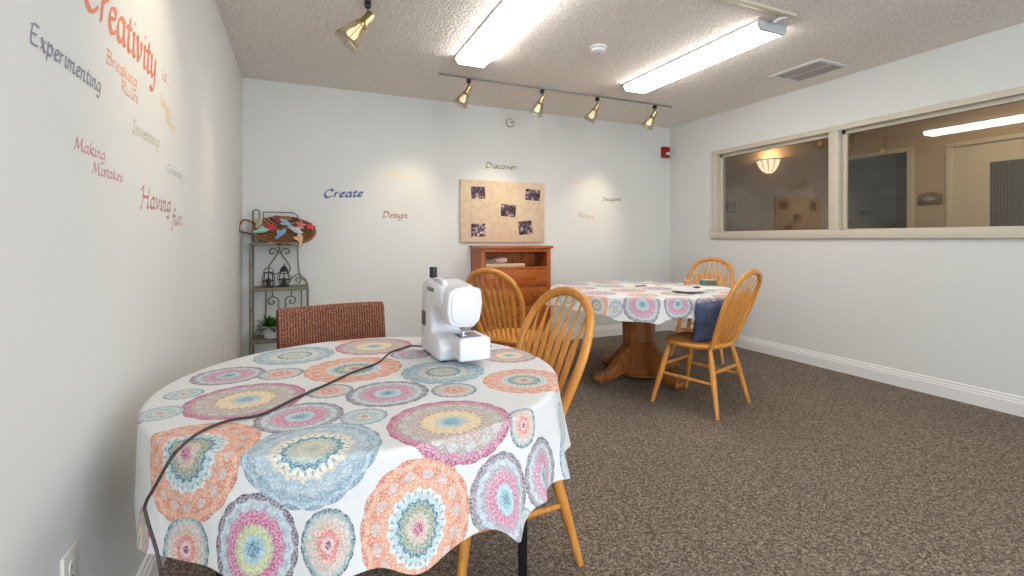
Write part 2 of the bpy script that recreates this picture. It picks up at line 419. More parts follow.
def word_mesh(m, text, width, x0, z0, tilt, xh, nib, ang=40, slant=.06, tracking=.0):
    pen = 0; strokes = []
    for ch in text:
        if ch == ' ': pen += .6; continue
        adv, sts = G[ch]
        for st in sts: strokes.append([(pen + x + slant*y, y) for x, y in st])
        pen += adv + tracking
    sx = width / pen
    ca, sa = math.cos(tilt), math.sin(tilt)
    for si, st in enumerate(strokes):
        pts = [Vector((a*sx, b*xh, 0)) for a, b in st]
        pts = crom(pts, 5) if len(pts) > 2 else pts
        for ni, (nv, k) in enumerate(((Vector((math.cos(R(ang)), math.sin(R(ang)), 0)), .5), (Vector((-math.sin(R(ang)), math.cos(R(ang)), 0)), .17))):
            h = nv * nib * k
            for a, b in zip(pts, pts[1:]):
                q = [a-h, a+h, b+h, b-h]
                m.poly([(x0 + (v.x*ca - v.y*sa), z0 + (v.x*sa + v.y*ca), (si % 4)*.00016 + ni*.00008) for v in q])
def lettering(name, lines, wall, rgb, label, bold=1.0):
    # lines: (text, start, end, baseline z, tilt deg, x-height)
    rgb = [v + (240-v)*.22 for v in rgb]
    first = None; mt = mat_plain('vinyl_' + lines[0][0].strip('.').lower(), rgb, .6, vary=.04)
    if wall == 'left': mx = Matrix(((0, 0, 1, XL+.0004), (1, 0, 0, 0), (0, 1, 0, 0), (0, 0, 0, 1)))
    elif wall == 'back': mx = Matrix(((1, 0, 0, 0), (0, 0, -1, YB-.0004), (0, 1, 0, 0), (0, 0, 0, 1)))
    for text, a, b, z, tilt, xh in lines:
        m = MB(); word_mesh(m, text, b-a, a, z, R(tilt), xh, xh*.40*bold); m.xf(mx)
        o = m.build(name if first is None else 'second_word', mt, first, smooth=0)
        first = first or o
    return tag(first, label, 'wall lettering')
WL = 'wall_lettering'
lettering(WL, [('Creativity', 1.40, 2.02, 1.695, 0, .072)], 'left', (216, 104, 72), 'large orange red word Creativity in script on the left wall', .95)
lettering(WL, [('is...', 2.09, 2.25, 1.730, 0, .030)], 'left', (190, 140, 110), 'tiny tan lettering is... right of the large word Creativity', .8)
lettering(WL, [('Experimenting', 1.165, 1.515, 1.514, 0, .0235)], 'left', (112, 108, 122), 'slate grey script word Experimenting, nearest the camera')
lettering(WL, [('Breaking', 1.545, 1.805, 1.604, 1.5, .022), ('Rules', 1.655, 1.815, 1.562, 1, .020)], 'left', (236, 160, 116), 'pale peach two line lettering Breaking Rules')
lettering(WL, [('Taking', 2.06, 2.22, 1.630, -3, .022), ('Risks', 2.13, 2.29, 1.583, -3, .021)], 'left', (238, 208, 140), 'faint yellow slanting lettering Taking Risks')
lettering(WL, [('Inventing', 1.758, 2.06, 1.468, 0.5, .024)], 'left', (186, 178, 150), 'pale olive grey word Inventing')
lettering(WL, [('Making', 1.355, 1.545, 1.350, 0, .017), ('Mistakes', 1.455, 1.672, 1.309, 0, .017)], 'left', (204, 116, 130), 'pink red two line lettering Making Mistakes')
lettering(WL, [('Growing', 2.168, 2.418, 1.402, 0, .019)], 'left', (150, 164, 178), 'small pale blue grey word Growing')
lettering(WL, [('Having', 1.838, 2.225, 1.252, 0, .037), ('fun', 2.235, 2.42, 1.207, 0, .035)], 'left', (172, 100, 92), 'brick red two line lettering Having fun')
lettering(WL, [('Create', .196, .55, 1.533, 3.5, .042)], 'back', (46, 76, 132), 'bold blue script word Create', 1.6)
lettering(WL, [('Observe', .734, 1.03, 1.772, -7, .033)], 'back', (236, 216, 160), 'faint yellow word slanting above the word Design', 1.2)
lettering(WL, [('Design', .727, .975, 1.362, -2, .034)], 'back', (150, 92, 78), 'red brown script word Design', 1.2)
lettering(WL, [('Discover', 1.788, 2.155, 1.903, 0, .033)], 'back', (112, 124, 56), 'olive green word Discover above the pin board', 1.55)
lettering(WL, [('Inspire', 2.80, 3.01, 1.782, 3, .026)], 'back', (238, 188, 158), 'faint peach word right of the pin board, topmost of three')
lettering(WL, [('Imagine', 3.262, 3.53, 1.597, 3, .026)], 'back', (92, 88, 84), 'dark grey script word Imagine near the right corner', 1.3)
lettering(WL, [('Relax', 2.918, 3.145, 1.408, -5, .027)], 'back', (200, 150, 132), 'dusty pink script word, lowest of three right of the pin board')

# ------------------------------------------------------------------ tablecloth fabric
WHITE = lin((216, 215, 213))
STY = {
1: [(0,(60,130,140)),(.10,(120,180,190)),(.2,(176,206,214)),(.34,(206,116,150)),(.44,(222,140,168)),(.6,(176,160,170)),(.72,(186,200,208)),(.84,(150,138,146)),(.94,(112,104,116))],
2: [(0,(190,86,120)),(.10,(214,190,170)),(.22,(150,160,132)),(.34,(60,124,140)),(.40,(188,212,214)),(.5,(226,232,230)),(.56,(236,164,124)),(.7,(226,138,96)),(.86,(238,170,130)),(.95,(214,130,94))],
3: [(0,(176,190,160)),(.12,(206,204,176)),(.26,(176,196,178)),(.36,(70,140,158)),(.44,(236,232,216)),(.54,(226,214,190)),(.60,(168,192,202)),(.76,(140,170,186)),(.9,(170,194,204)),(.96,(120,152,170))],
4: [(0,(110,168,190)),(.14,(176,204,206)),(.24,(240,214,160)),(.44,(236,206,160)),(.50,(196,170,160)),(.64,(186,172,158)),(.74,(176,160,142)),(.84,(200,120,150)),(.94,(176,70,112))],
5: [(0,(140,50,110)),(.12,(236,200,190)),(.22,(226,130,120)),(.42,(240,190,160)),(.52,(214,190,176)),(.76,(176,184,172)),(.88,(110,150,160)),(.95,(64,92,104))],
6: [(0,(70,130,160)),(.16,(150,196,206)),(.26,(196,200,140)),(.40,(176,176,130)),(.46,(206,96,140)),(.62,(190,120,150)),(.70,(160,176,190)),(.80,(186,204,212)),(.88,(130,110,122)),(.95,(90,76,92))],
7: [(0,(206,130,120)),(.16,(214,206,186)),(.34,(176,196,194)),(.6,(190,206,206)),(.82,(156,184,190)),(.94,(110,130,140))],
}
def cloth_mat(name, meds):
    t = NT(name)
    uvn = t.n('ShaderNodeUVMap'); uvn.uv_map = 'UVMap'; P = uvn.outputs[0]
    best = style = cen = None
    for (u, v, r, st) in meds:
        d = t.n('ShaderNodeVectorMath', operation='DISTANCE'); t.l(P, d.inputs[0]); d.inputs[1].default_value = (u, v, 0)
        q = t.math('MULTIPLY', d.outputs['Value'], 1.0/r)
        if best is None:
            best = q; style = t.math('ADD', st, 0.0)
            c = t.n('ShaderNodeCombineXYZ'); c.inputs[0].default_value = u; c.inputs[1].default_value = v; cen = c.outputs[0]
        else:
            k = t.math('LESS_THAN', q, best)
            style = t.math('MULTIPLY_ADD', k, t.math('SUBTRACT', float(st), style), style)
            mx = t.n('ShaderNodeMix', data_type='VECTOR'); t.l(k, mx.inputs[0]); t.l(cen, mx.inputs[4]); mx.inputs[5].default_value = (u, v, 0)
            cen = mx.outputs[1]
            best = t.math('MINIMUM', q, best)
    rel = t.n('ShaderNodeVectorMath', operation='SUBTRACT'); t.l(P, rel.inputs[0]); t.l(cen, rel.inputs[1])
    sp = t.n('ShaderNodeSeparateXYZ'); t.l(rel.outputs[0], sp.inputs[0])
    th = t.math('ARCTAN2', sp.outputs[1], sp.outputs[0])
    pet = t.math('ABSOLUTE', t.math('SINE', t.math('MULTIPLY', th, 8.0)))
    pet2 = t.math('ABSOLUTE', t.math('SINE', t.math('MULTIPLY', th, 14.0)))
    # scalloped radius for the rings
    rr = t.math('ADD', best, t.math('MULTIPLY', t.math('SUBTRACT', pet, .6), .055))
    rr = t.math('ADD', rr, t.math('MULTIPLY', t.math('SUBTRACT', t.noise(P, 160, 2), .5), .05))
    col = None
    for k, stops in STY.items():
        c = t.ramp(rr, [(p_, lin(c_)) for p_, c_ in stops], 'CONSTANT')
        col = c if col is None else t.mixc(t.math('COMPARE', style, float(k), .5), col, c)
    # petals inside the outer band
    band = t.math('MULTIPLY', t.math('GREATER_THAN', best, .66), t.math('LESS_THAN', best, .88))
    arc = t.math('LESS_THAN', t.math('ADD', t.math('MULTIPLY', t.math('ABSOLUTE', t.math('SUBTRACT', best, .76)), 9.0), t.math('SUBTRACT', 1.0, pet)), .62)
    col = t.mixc(t.math('MULTIPLY', t.math('MULTIPLY', band, arc), .55), col, lin((206, 216, 216)))
    # lace line work
    vo = t.n('ShaderNodeTexVoronoi', feature='DISTANCE_TO_EDGE'); t.l(P, vo.inputs['Vector']); vo.inputs['Scale'].default_value = 95
    ln = t.math('LESS_THAN', vo.outputs['Distance'], .10)
    nz = t.noise(P, 240, 2, .6)
    col = t.mixc(t.math('MULTIPLY', t.math('GREATER_THAN', nz, .50), .55), col, WHITE)
    col = t.mixc(t.math('MULTIPLY', ln, .42), col, t.mixc(.5, col, lin((66, 74, 86))))
    dots = t.math('MULTIPLY', t.math('GREATER_THAN', pet2, .90), t.math('LESS_THAN', t.math('ABSOLUTE', t.math('SUBTRACT', best, .5)), .03))
    col = t.mixc(t.math('MULTIPLY', dots, .5), col, lin((74, 92, 104)))
    edge = t.math('LESS_THAN', t.math('ADD', best, t.math('MULTIPLY', pet, -.03)), .985)
    col = t.mixc(edge, WHITE, col)
    w_ = t.noise(P, 9, 3, .5, .4)
    fine = t.noise(P, 500, 1)
    b1 = t.n('ShaderNodeBump'); b1.inputs['Strength'].default_value = .35; b1.inputs['Distance'].default_value = .025; t.l(w_, b1.inputs['Height'])
    b2 = t.n('ShaderNodeBump'); b2.inputs['Strength'].default_value = .15; b2.inputs['Distance'].default_value = .001; t.l(fine, b2.inputs['Height']); t.l(b1.outputs[0], b2.inputs['Normal'])
    t.bsdf(col, .85, normal=b2.outputs[0], spec=.15)
    return t.m

MED_A = [(-.395,.156,.098,1),(-.479,.004,.045,7),(-.5,-.14,.05,7),(-.325,-.110,.138,4),(-.253,.113,.064,5),(-.216,.348,.130,3),(.058,.385,.139,4),
 (-.044,.084,.146,2),(.159,.199,.07,1),(.203,-.063,.125,3),(-.126,-.124,.059,5),(.013,-.204,.106,1),(-.2,-.294,.095,1),(-.065,-.353,.052,7),
 (-.178,-.488,.130,3),(-.408,-.390,.134,2),(.109,-.464,.139,4),(.181,-.25,.061,5),(.392,-.245,.118,2),(.471,.045,.10,4),(.285,-.505,.05,5),
 (.241,-.668,.098,1),(.405,-.585,.085,1),(.016,-.710,.132,2),(-.190,-.685,.064,5),(-.350,-.628,.100,6),(-.515,-.535,.066,5),(-.64,-.40,.065,4),
 (.305,-.86,.10,3),(.345,-.70,.03,7),(.56,-.49,.07,7),(.56,-.37,.06,7),(.36,.36,.12,1),(.56,.3,.09,3),(.42,.22,.05,5),(-.6,.3,.12,2),(-.02,.62,.11,2),(.3,.58,.1,3),(-.35,.58,.1,1),(.68,.05,.1,2),(.63,-.17,.07,1)]
MED_B = [(-.462,-.614,.125,1),(-.235,-.727,.100,1),(-.03,-.80,.09,1),(-.70,-.37,.10,2),(-.62,-.52,.06,3),(.2,-.74,.11,4),(.42,-.6,.11,2),(-.75,-.1,.12,3),
 (-.3,-.42,.11,2),(0,-.45,.12,4),(.3,-.35,.13,3),(-.52,-.18,.13,1),(-.2,-.12,.14,2),(.12,-.1,.12,1),(.45,-.05,.13,4),(-.45,.2,.13,4),(-.1,.25,.14,3),(.25,.22,.13,2),(.55,.3,.12,1),
 (-.3,.52,.12,1),(.05,.55,.13,2),(.36,.55,.12,3),(-.62,.42,.1,5),(.65,-.3,.1,2),(.72,.05,.1,5),(-.1,.78,.1,4)]
M_clothA = cloth_mat('medallion_cloth', MED_A)
M_clothB = cloth_mat('medallion_cloth_b', MED_B)

def cloth_mesh(r0, ztop, drop_fn, fold_fn, nth=360):
    """Round cloth: flat top, rounded edge, skirt falling in folds. UV = flat cloth coordinates."""
    bm = bmesh.new(); uvl = bm.loops.layers.uv.new('UVMap'); er = .012
    rows = [0, .08, .16, .24, .32, .40, .48, .53, r0-.012] if r0 < .65 else [0, .1, .2, .3, .4, .5, .6, .68, r0-.012]
    arc = [er*PI/2*k/4 for k in range(1, 5)]
    nsk = 14
    V, UV = [], []
    for i in range(nth):
        th = 2*PI*i/nth; cs, sn = math.cos(th), math.sin(th); colv, colu = [], []
        for rho in rows[1:]:
            colv.append(bm.verts.new((rho*cs, rho*sn, ztop))); colu.append((rho*cs, rho*sn))
        for s in arc:
            a = s/er; rho = r0-.012+s; r_ = r0-.012+er*math.sin(a)
            colv.append(bm.verts.new((r_*cs, r_*sn, ztop-er*(1-math.cos(a))))); colu.append((rho*cs, rho*sn))
        L = drop_fn(th)
        for k in range(1, nsk+1):
            s = L*k/nsk; q = k/nsk
            fr, ft = fold_fn(th)
            flare = fr * (q**1.15)
            r_ = r0 + flare
            zz = ztop - er - math.sqrt(max(0, s*s - (flare*.7)**2))
            t2 = th + ft*q**1.1
            rho = r0-.012+er*PI/2+s
            colv.append(bm.verts.new((r_*math.cos(t2), r_*math.sin(t2), zz))); colu.append((rho*cs, rho*sn))
        V.append(colv); UV.append(colu)
    c = bm.verts.new((0, 0, ztop))
    def face(vs, us):
        f_ = bm.faces.new(vs)
        for lp, u in zip(f_.loops, us): lp[uvl].uv = u
    for i in range(nth):
        j = (i+1) % nth
        face([c, V[i][0], V[j][0]], [(0, 0), UV[i][0], UV[j][0]])
        for k in range(len(V[0])-1):
            face([V[i][k], V[i][k+1], V[j][k+1], V[j][k]], [UV[i][k], UV[i][k+1], UV[j][k+1], UV[j][k]])
    m = MB(); m.bm.free(); m.bm = bm
    return m
def bump1(th, c, w):
    d = (th - c + PI) % (2*PI) - PI
    return math.exp(-(d/w)**2)
# near table folds: ridges at angles (deg)
RID_A = [(-146, .030, 9), (-122, .016, 7), (-104, .022, 8), (-88, .018, 6), (-68, .050, 5.5), (-57, .045, 4.5), (-43, .050, 6), (-25, .04, 7), (-5, .03, 8), (18, .035, 8), (40, .03, 8), (62, .03, 9), (85, .03, 9), (110, .03, 9)]
def fold_A(th):
    f_ = .006
    for c, a, wd in RID_A: f_ += a * .85 * bump1(th, R(c), R(wd))
    ft = 0
    for c, a, wd in RID_A:
        d = (th - R(c) + PI) % (2*PI) - PI
        ft += a*1.6 * math.exp(-(d/R(wd*1.4))**2) * (-d/R(wd))*.9
    lim = .045 if math.cos(th) < -.55 else 1
    return min(f_, lim), ft
def drop_A(th):
    return .197 + .012*math.sin(3*th+1) + .006*math.sin(11*th) + .048*bump1(th, R(-68), R(5)) + .028*bump1(th, R(-43), R(6)) + .018*bump1(th, R(-88), R(7)) + .008*bump1(th, R(-146), R(12)) - .012*bump1(th, R(-128), R(5)) - .014*bump1(th, R(-96), R(4))
NT_C = (.20, 1.50)
cl = cloth_mesh(.56, .742, drop_A, fold_A).build('tablecloth', M_clothA, smooth=60, loc=(NT_C[0], NT_C[1], 0))
tag(cl, 'white medallion print cloth on the near round table, under the sewing machine', 'tablecloth')
FT_C = (2.575, 3.225)
def fold_B(th):
    f_ = .02
    for k in range(14): f_ += (.026 + .014*math.sin(k*2.3)) * bump1(th, k*2*PI/14 + .2*math.sin(k*1.7), R(7))
    return f_, .04*math.sin(14*th + .5)
def drop_B(th):
    return .118 + .025*math.sin(5*th+.8) + .012*math.sin(13*th+2) + .085*bump1(th, R(-95), R(8)) + .03*bump1(th, R(-122), R(8)) - .03*bump1(th, R(-143), R(6))
cl2 = cloth_mesh(.735, .742, drop_B, fold_B).build('tablecloth', M_clothB, smooth=60, loc=(FT_C[0], FT_C[1], 0))
tag(cl2, 'white medallion print cloth on the far pedestal table, papers lying on it', 'tablecloth')

# near table
t = thing('folding_table', 'round folding table with black metal legs under the near tablecloth', 'table', (NT_C[0], NT_C[1], 0))
MB().lathe([(0, .708), (.535, .708), (.546, .713), (.546, .734), (.540, .738), (0, .738)], 64).build('tabletop', M_offw, t)
for k in range(4):
    a = math.atan2(-.186, .413) + k*PI/2
    mm = T(.455*math.cos(a), .455*math.sin(a), 0) @ RZ(a)
    lg = MB().box((-.014, -.014, .012), (.014, .014, .710), .003, 2, mm).build('leg', M_black, t)
    MB().lathe([(.017, 0), (.019, .004), (.019, .02), (.016, .024), (0, .024)], 14, mm).build('rubber_foot', M_blackp, lg)
ap = MB()
for k in range(4):
    a = math.atan2(-.186, .413) + k*PI/2; b = a + PI/2
    ap.tube([(.44*math.cos(a), .44*math.sin(a), .695), (.44*math.cos(b), .44*math.sin(b), .695)], .014, 8)
ap.build('under_frame', M_black, t)

# far pedestal table
t = thing('pedestal_table', 'round oak pedestal table with four claw feet under the far tablecloth', 'table', (FT_C[0], FT_C[1], 0))
MB().lathe([(0, .706), (.69, .706), (.715, .712), (.722, .724), (.716, .734), (.71, .738), (0, .738)], 64).build('tabletop', M_ped, t)
ped = MB().lathe([(.15, .66), (.16, .708)], 32)
ped.lathe([(.135, .30), (.140, .305), (.140, .315), (.133, .322), (.131, .34), (.134, .50), (.131, .62), (.138, .635), (.15, .66)], 36)
ped.build('pedestal_drum', M_ped, t)
oc = [(1, 0)]
lo = MB().lathe([(.145, .052), (.150, .07), (.128, .10), (.118, .20), (.130, .27), (.137, .305)], 8, RZ(PI/8))
lo.build('pedestal_base', M_ped, t, 20)
MB().lathe([(0, .030), (.135, .030), (.150, .038), (.150, .050), (.140, .056), (0, .056)], 36).build('base_disc', M_ped, t)
fa0 = math.atan2(2.79-3.225, 2.613-2.575)
for k in range(4):
    a = fa0 + k*PI/2
    top = crom([(.09, .285), (.15, .262), (.23, .185), (.31, .112), (.37, .092), (.420, .098)], 5)
    bot = crom([(.09, .080), (.16, .072), (.23, .055), (.31, .035), (.37, .028), (.415, .036)], 5)
    m = MB(); bm = m.bm; n = len(top); L = []
    for i in range(n):
        wv = .040 if i < n*.75 else .036
        wv = .046 - .012*i/n + (.006 if i > n*.8 else 0)
        L.append([bm.verts.new((top[i][0], -wv*.7, top[i][1])), bm.verts.new((top[i][0], wv*.7, top[i][1])), bm.verts.new((bot[i][0], wv, bot[i][1]*.6+top[i][1]*.4)), bm.verts.new((bot[i][0], wv*.8, bot[i][1])), bm.verts.new((bot[i][0], -wv*.8, bot[i][1])), bm.verts.new((bot[i][0], -wv, bot[i][1]*.6+top[i][1]*.4))])
    for i in range(n-1):
        for q in range(6): bm.faces.new([L[i][q], L[i][(q+1) % 6], L[i+1][(q+1) % 6], L[i+1][q]])
    bm.faces.new(L[0][::-1]); bm.faces.new(L[-1]); bmesh.ops.recalc_face_normals(bm, faces=bm.faces[:])
    m.xf(RZ(a))
    lg = m.build('foot', M_ped, t, 50)
    c = MB()                                   # carved paw with toes
    for dy in (-.024, 0, .024):
        c.lathe([(0, -.034), (.018, -.026), (.027, 0), (.022, .024), (0, .036)], 10, RZ(a) @ T(.425 + (.012 if dy == 0 else 0), dy, .046) @ RY(R(15)))
    c.lathe([(0, -.045), (.030, -.036), (.045, 0), (.036, .030), (0, .044)], 14, RZ(a) @ T(.395, 0, .058))
    c.build('claw', M_ped, lg, 60)

# ------------------------------------------------------------------ bow-back chairs
def make_windsor(label):
    t = thing('windsor_chair', label, 'chair', group='oak bow-back chairs')
    # saddle seat
    pts = []
    for i in range(40):
        a = 2*PI*i/40; cx, sx = math.cos(a), math.sin(a)
        ex = .235 * (abs(cx)**.78) * (1 if cx > 0 else -1)
        ey = (.215 if sx > 0 else .205) * (abs(sx)**.80) * (1 if sx > 0 else -1)
        if sx < 0: ex *= 1 - .10*abs(sx)
        pts.append((ex, ey))
    bm = bmesh.new(); layers = []
    for sc, z in ((.86, .415), (.97, .424), (1.0, .436), (.985, .448), (.93, .4515), (.7, .445), (.35, .441)):
        layers.append([bm.verts.new((x*sc, y*sc, z + (.004 if (y > .1 and sc < .95 and z > .44) else 0))) for x, y in pts])
    for a, b in zip(layers, layers[1:]):
        for i in range(40): bm.faces.new([a[i], a[(i+1) % 40], b[(i+1) % 40], b[i]])
    bm.faces.new(layers[0][::-1]); bm.faces.new(layers[-1])
    m = MB(); m.bm.free(); m.bm = bm
    m.build('seat', M_oakx, t, 60)
    def leg_pt(sx, sy, z):
        k = 1 - z/.425
        return Vector((sx*(.155+.085*k), sy*(.145+.09*k), z))
    for sx in (-1, 1):
        for sy in (-1, 1):
            zs = [0, .03, .12, .2, .24, .27, .34, .42]; rs = [.0115, .0135, .0165, .0195, .0205, .0200, .0185, .0135]
            MB().tube([leg_pt(sx, sy, z) for z in zs], rs, 12).build('leg', M_oak, t, 60)
    def stretch(p, q):
        p, q = Vector(p), Vector(q)
        MB().tube([p.lerp(q, k) for k in (0, .15, .5, .85, 1)], [.008, .010, .0125, .010, .008], 10).build('stretcher', M_oak, t, 60)
    for sx in (-1, 1): stretch(leg_pt(sx, -1, .205), leg_pt(sx, 1, .215))
    for sy in (-1, 1): stretch(leg_pt(-1, sy, .272), leg_pt(1, sy, .272))
    yb = lambda z: -.165 - (z-.445)*.37 - max(0, z-.75)*.08
    bow = []
    ctrl = [(-.165, .436), (-.180, .52), (-.200, .62), (-.214, .72), (-.208, .785), (-.182, .855), (-.132, .903), (-.066, .929), (0, .937)]
    ctrl = ctrl + [(-x, z) for x, z in ctrl[-2::-1]]
    cc = crom([(x, 0, z) for x, z in ctrl], 4)
    MB().tube([(p.x, yb(p.z), p.z) for p in cc], .0150, 10, flat=(1.0, 1.3), up=(0, 1, .2)).build('bow', M_oak, t, 60)
    def bow_z(x):
        best = None
        for p, q in zip(cc, cc[1:]):
            if min(p.x, q.x) <= x <= max(p.x, q.x) and p.z > .7 and abs(p.x-q.x) > 1e-6:
                k = (x-p.x)/(q.x-p.x); return p.z + (q.z-p.z)*k
        return .9
    for i in range(7):
        u = (i-3)/3
        xb, xt = u*.118, u*.160
        zt_ = bow_z(xt) - .004
        sp = []; wd = []
        for k, wv in ((0, .0085), (.12, .0105), (.35, .0150), (.56, .0185), (.66, .0190), (.73, .0150), (.79, .0085), (.9, .0070), (1, .0060)):
            z = .440 + (zt_-.440)*k
            sp.append((xb+(xt-xb)*k, yb(z) + .012*math.sin(PI*k)*(1-abs(u))*0, z)); wd.append(wv)
        MB().tube(sp, wd, 8, flat=(.45, 1.0), up=(0, 1, .25)).build('spindle', M_oak, t, 60)
    return t
chA = make_windsor('oak bow-back chair standing in front of the drawer chest, empty seat')
chA.location = (1.445, 3.225, 0); chA.rotation_euler.z = R(-54.8)
dup(chA, 'oak bow-back chair tucked under the near table with the sewing machine', (.646, 1.665, 0), R(96))
chC = dup(chA, 'oak bow-back chair holding a blue denim cushion at the far table', (2.575, 2.553, 0), R(18))
dup(chA, 'oak bow-back chair behind the far table, nearest the right corner', (3.655, 3.590, 0), R(119.5))

def denim():
    t = NT('blue_denim'); o = t.obj()
    n = t.noise(o, 160, 3, .6); n2 = t.noise(o, 12, 3)
    c = t.ramp(t.math('ADD', t.math('MULTIPLY', n, .6), t.math('MULTIPLY', n2, .4)), [(.35, lin((50, 62, 88))), (.7, lin((104, 120, 148)))])
    t.bsdf(c, .9, normal=t.bump(n, .3, .002), spec=.1); return t.m
bm = bmesh.new(); N = 20; gv = {}
for sgn in (1, -1):
    for i in range(N+1):
        for j in range(N+1):
            u, v = 2*i/N-1, 2*j/N-1
            if abs(u) == 1 or abs(v) == 1:
                if sgn == -1: gv[(-1, i, j)] = gv[(1, i, j)]; continue
            th = .055*((1-u**4)*(1-v**4))**.55 + .004*math.sin(5*u+3*v)*(1-u*u)*(1-v*v)
            pin = 1 - .07*(1-abs(u*v))*0
            gv[(sgn, i, j)] = bm.verts.new((u*.158*(1-.06*(1-v*v)*abs(u)), sgn*th if abs(u) < 1 and abs(v) < 1 else 0, v*.152*(1-.06*(1-u*u)*abs(v))))
for sgn in (1, -1):
    for i in range(N):
        for j in range(N):
            bm.faces.new([gv[(sgn, i, j)], gv[(sgn, i+1, j)], gv[(sgn, i+1, j+1)], gv[(sgn, i, j+1)]])
bmesh.ops.recalc_face_normals(bm, faces=bm.faces[:])
m = MB(); m.bm.free(); m.bm = bm
o = m.build('cushion', denim(), smooth=70)
cm = Matrix.Translation((2.575, 2.553, 0)) @ RZ(R(18)) @ T(-.008, -.100, .590) @ RZ(R(-24)) @ RX(R(17)) @ RY(R(-6))
o.matrix_world = cm
tag(o, 'blue denim cushion leaning on the spindles of an oak chair', 'cushion')

# ------------------------------------------------------------------ upholstered chair behind the near table
def weave():
    t = NT('red_woven_fabric'); o = t.obj()
    w1_ = t.n('ShaderNodeTexWave', bands_direction='X'); t.l(o, w1_.inputs[0]); w1_.inputs['Scale'].default_value = 26; w1_.inputs['Distortion'].default_value = 1.5
    n = t.noise(t.mapv(o, (60, 60, 120)), 2.2, 3, .7)
    f_ = t.math('ADD', t.math('MULTIPLY', w1_.outputs['Fac'], .16), t.math('MULTIPLY', n, .84))
    c = t.ramp(f_, [(.3, lin((60, 40, 36))), (.43, lin((104, 62, 50))), (.53, lin((132, 84, 66))), (.66, lin((172, 134, 108)))])
    t.bsdf(c, .9, normal=t.bump(f_, .4, .002), spec=.1); return t.m
M_weave = weave()
t = thing('upholstered_chair', 'low armless chair in red brown woven fabric behind the near table', 'chair', (.195, 2.19, 0), R(191.5))
MB().box((-.235, -.22, .405), (.235, .22, .470), .022, 3).build('seat', M_weave, t)
bk = MB(); bm = bk.bm; nx = 16; prof = []
for zz, off in ((.50, 0), (.505, .004), (.66, .0), (.80, -.004), (.832, -.006)): pass
fr_, br_ = [], []
for i in range(nx+1):
    x = -.242 + .484*i/nx; cv = -.018*(1-(x/.242)**2)
    fr_.append([bm.verts.new((x, -.20+cv+dy-(z-.5)*.12, z)) for z, dy in ((.505, -.006), (.512, .006), (.66, .010), (.815, .006), (.832 + .003*(1-(x/.242)**2), -.006))])
    br_.append([bm.verts.new((x, -.245+cv+dy-(z-.5)*.12, z)) for z, dy in ((.505, .006), (.512, -.004), (.66, -.006), (.815, -.004), (.832 + .003*(1-(x/.242)**2), .008))])
for i in range(nx):
    for k in range(4):
        bm.faces.new([fr_[i][k], fr_[i+1][k], fr_[i+1][k+1], fr_[i][k+1]])
        bm.faces.new([br_[i+1][k], br_[i][k], br_[i][k+1], br_[i+1][k+1]])
    bm.faces.new([fr_[i][4], fr_[i+1][4], br_[i+1][4], br_[i][4]]); bm.faces.new([fr_[i+1][0], fr_[i][0], br_[i][0], br_[i+1][0]])
for i in (0, nx):
    for k in range(4): bm.faces.new([fr_[i][k], fr_[i][k+1], br_[i][k+1], br_[i][k]])
bmesh.ops.recalc_face_normals(bm, faces=bm.faces[:])
bk.build('backrest', M_weave, t, 60)
for sx in (-1, 1):
    MB().tube(crom([(sx*.215, .20, 0), (sx*.21, .185, .25), (sx*.205, .17, .405)], 4), .011, 10).build('leg', M_black, t)
    MB().tube(crom([(sx*.215, -.24, 0), (sx*.21, -.215, .25), (sx*.205, -.205, .405)], 4), .011, 10).build('leg', M_black, t)
    MB().tube(crom([(sx*.205, -.205, .40), (sx*.205, -.222, .46), (sx*.205, -.228, .52)], 4), .010, 10).build('back_post', M_black, t)

# ------------------------------------------------------------------ sewing machine (local x = length towards needle end, y = width)
t = thing('sewing_machine', 'white portable sewing machine on the near table', 'sewing machine', (.400, 1.752, .7435), R(-88))
b = MB().prism([(0, .006), (.225, .006), (.235, .05), (.205, .078), (.128, .082), (.120, .150), (.138, .176), (.215, .180), (.245, .2), (.245, .236), (.20, .252), (.06, .262), (.012, .250), (-.004, .10)], 'y', .008, .134, .011, 3)
b.build('body', M_white, t, 50)
MB().box((-.004, .006, .004), (.222, .160, .062), .012, 3).build('base', M_white, t, 50)
MB().prism([(.046, .020), (.150, .020), (.152, .085), (.146, .093), (.052, .093), (.044, .085)], 'x', .19, .318, .007, 3).build('free_arm', M_white, t, 50)
hd = MB().prism([(.040, .126), (.098, .122), (.122, .146), (.132, .200), (.125, .246), (.09, .256), (.038, .250), (.016, .236), (.012, .17), (.020, .136)], 'x', .195, .298, .008, 3)
hd.build('head', M_white, t, 50)
MB().prism([(.046, .138), (.094, .134), (.113, .154), (.121, .200), (.115, .238), (.088, .246), (.044, .240), (.026, .228), (.022, .17), (.030, .146)], 'x', .297, .3035, .0025, 2).build('faceplate', M_white, t, 50)
n_ = MB().tube([(.262, .072, .128), (.262, .072, .112)], .007, 10)
n_.tube([(.262, .072, .114), (.262, .072, .094)], .0016, 8); n_.tube([(.275, .072, .126), (.275, .072, .098)], .004, 8)
n_.build('needle_bar', M_steel, t)
pf = MB().box((.255, .061, .0948), (.290, .083, .098), .001).box((.270, .067, .098), (.280, .077, .108), .001)
pf.build('presser_foot', M_steel, t, 30)
MB().box((.225, .055, .0925), (.300, .125, .0945), .0008).build('needle_plate', M_grey, t, 30)
MB().lathe([(0, 0), (.014, 0), (.014, .004), (.0035, .006), (.0035, .012)], 16, T(.030, .045, .254)).build('spool_pin_base', M_white, t)
MB().lathe([(.005, 0), (.0125, .002), (.0135, .006), (.0135, .036), (.0125, .040), (.004, .041), (0, .041)], 20, T(.030, .045, .264)).build('thread_spool', M_blackp, t)
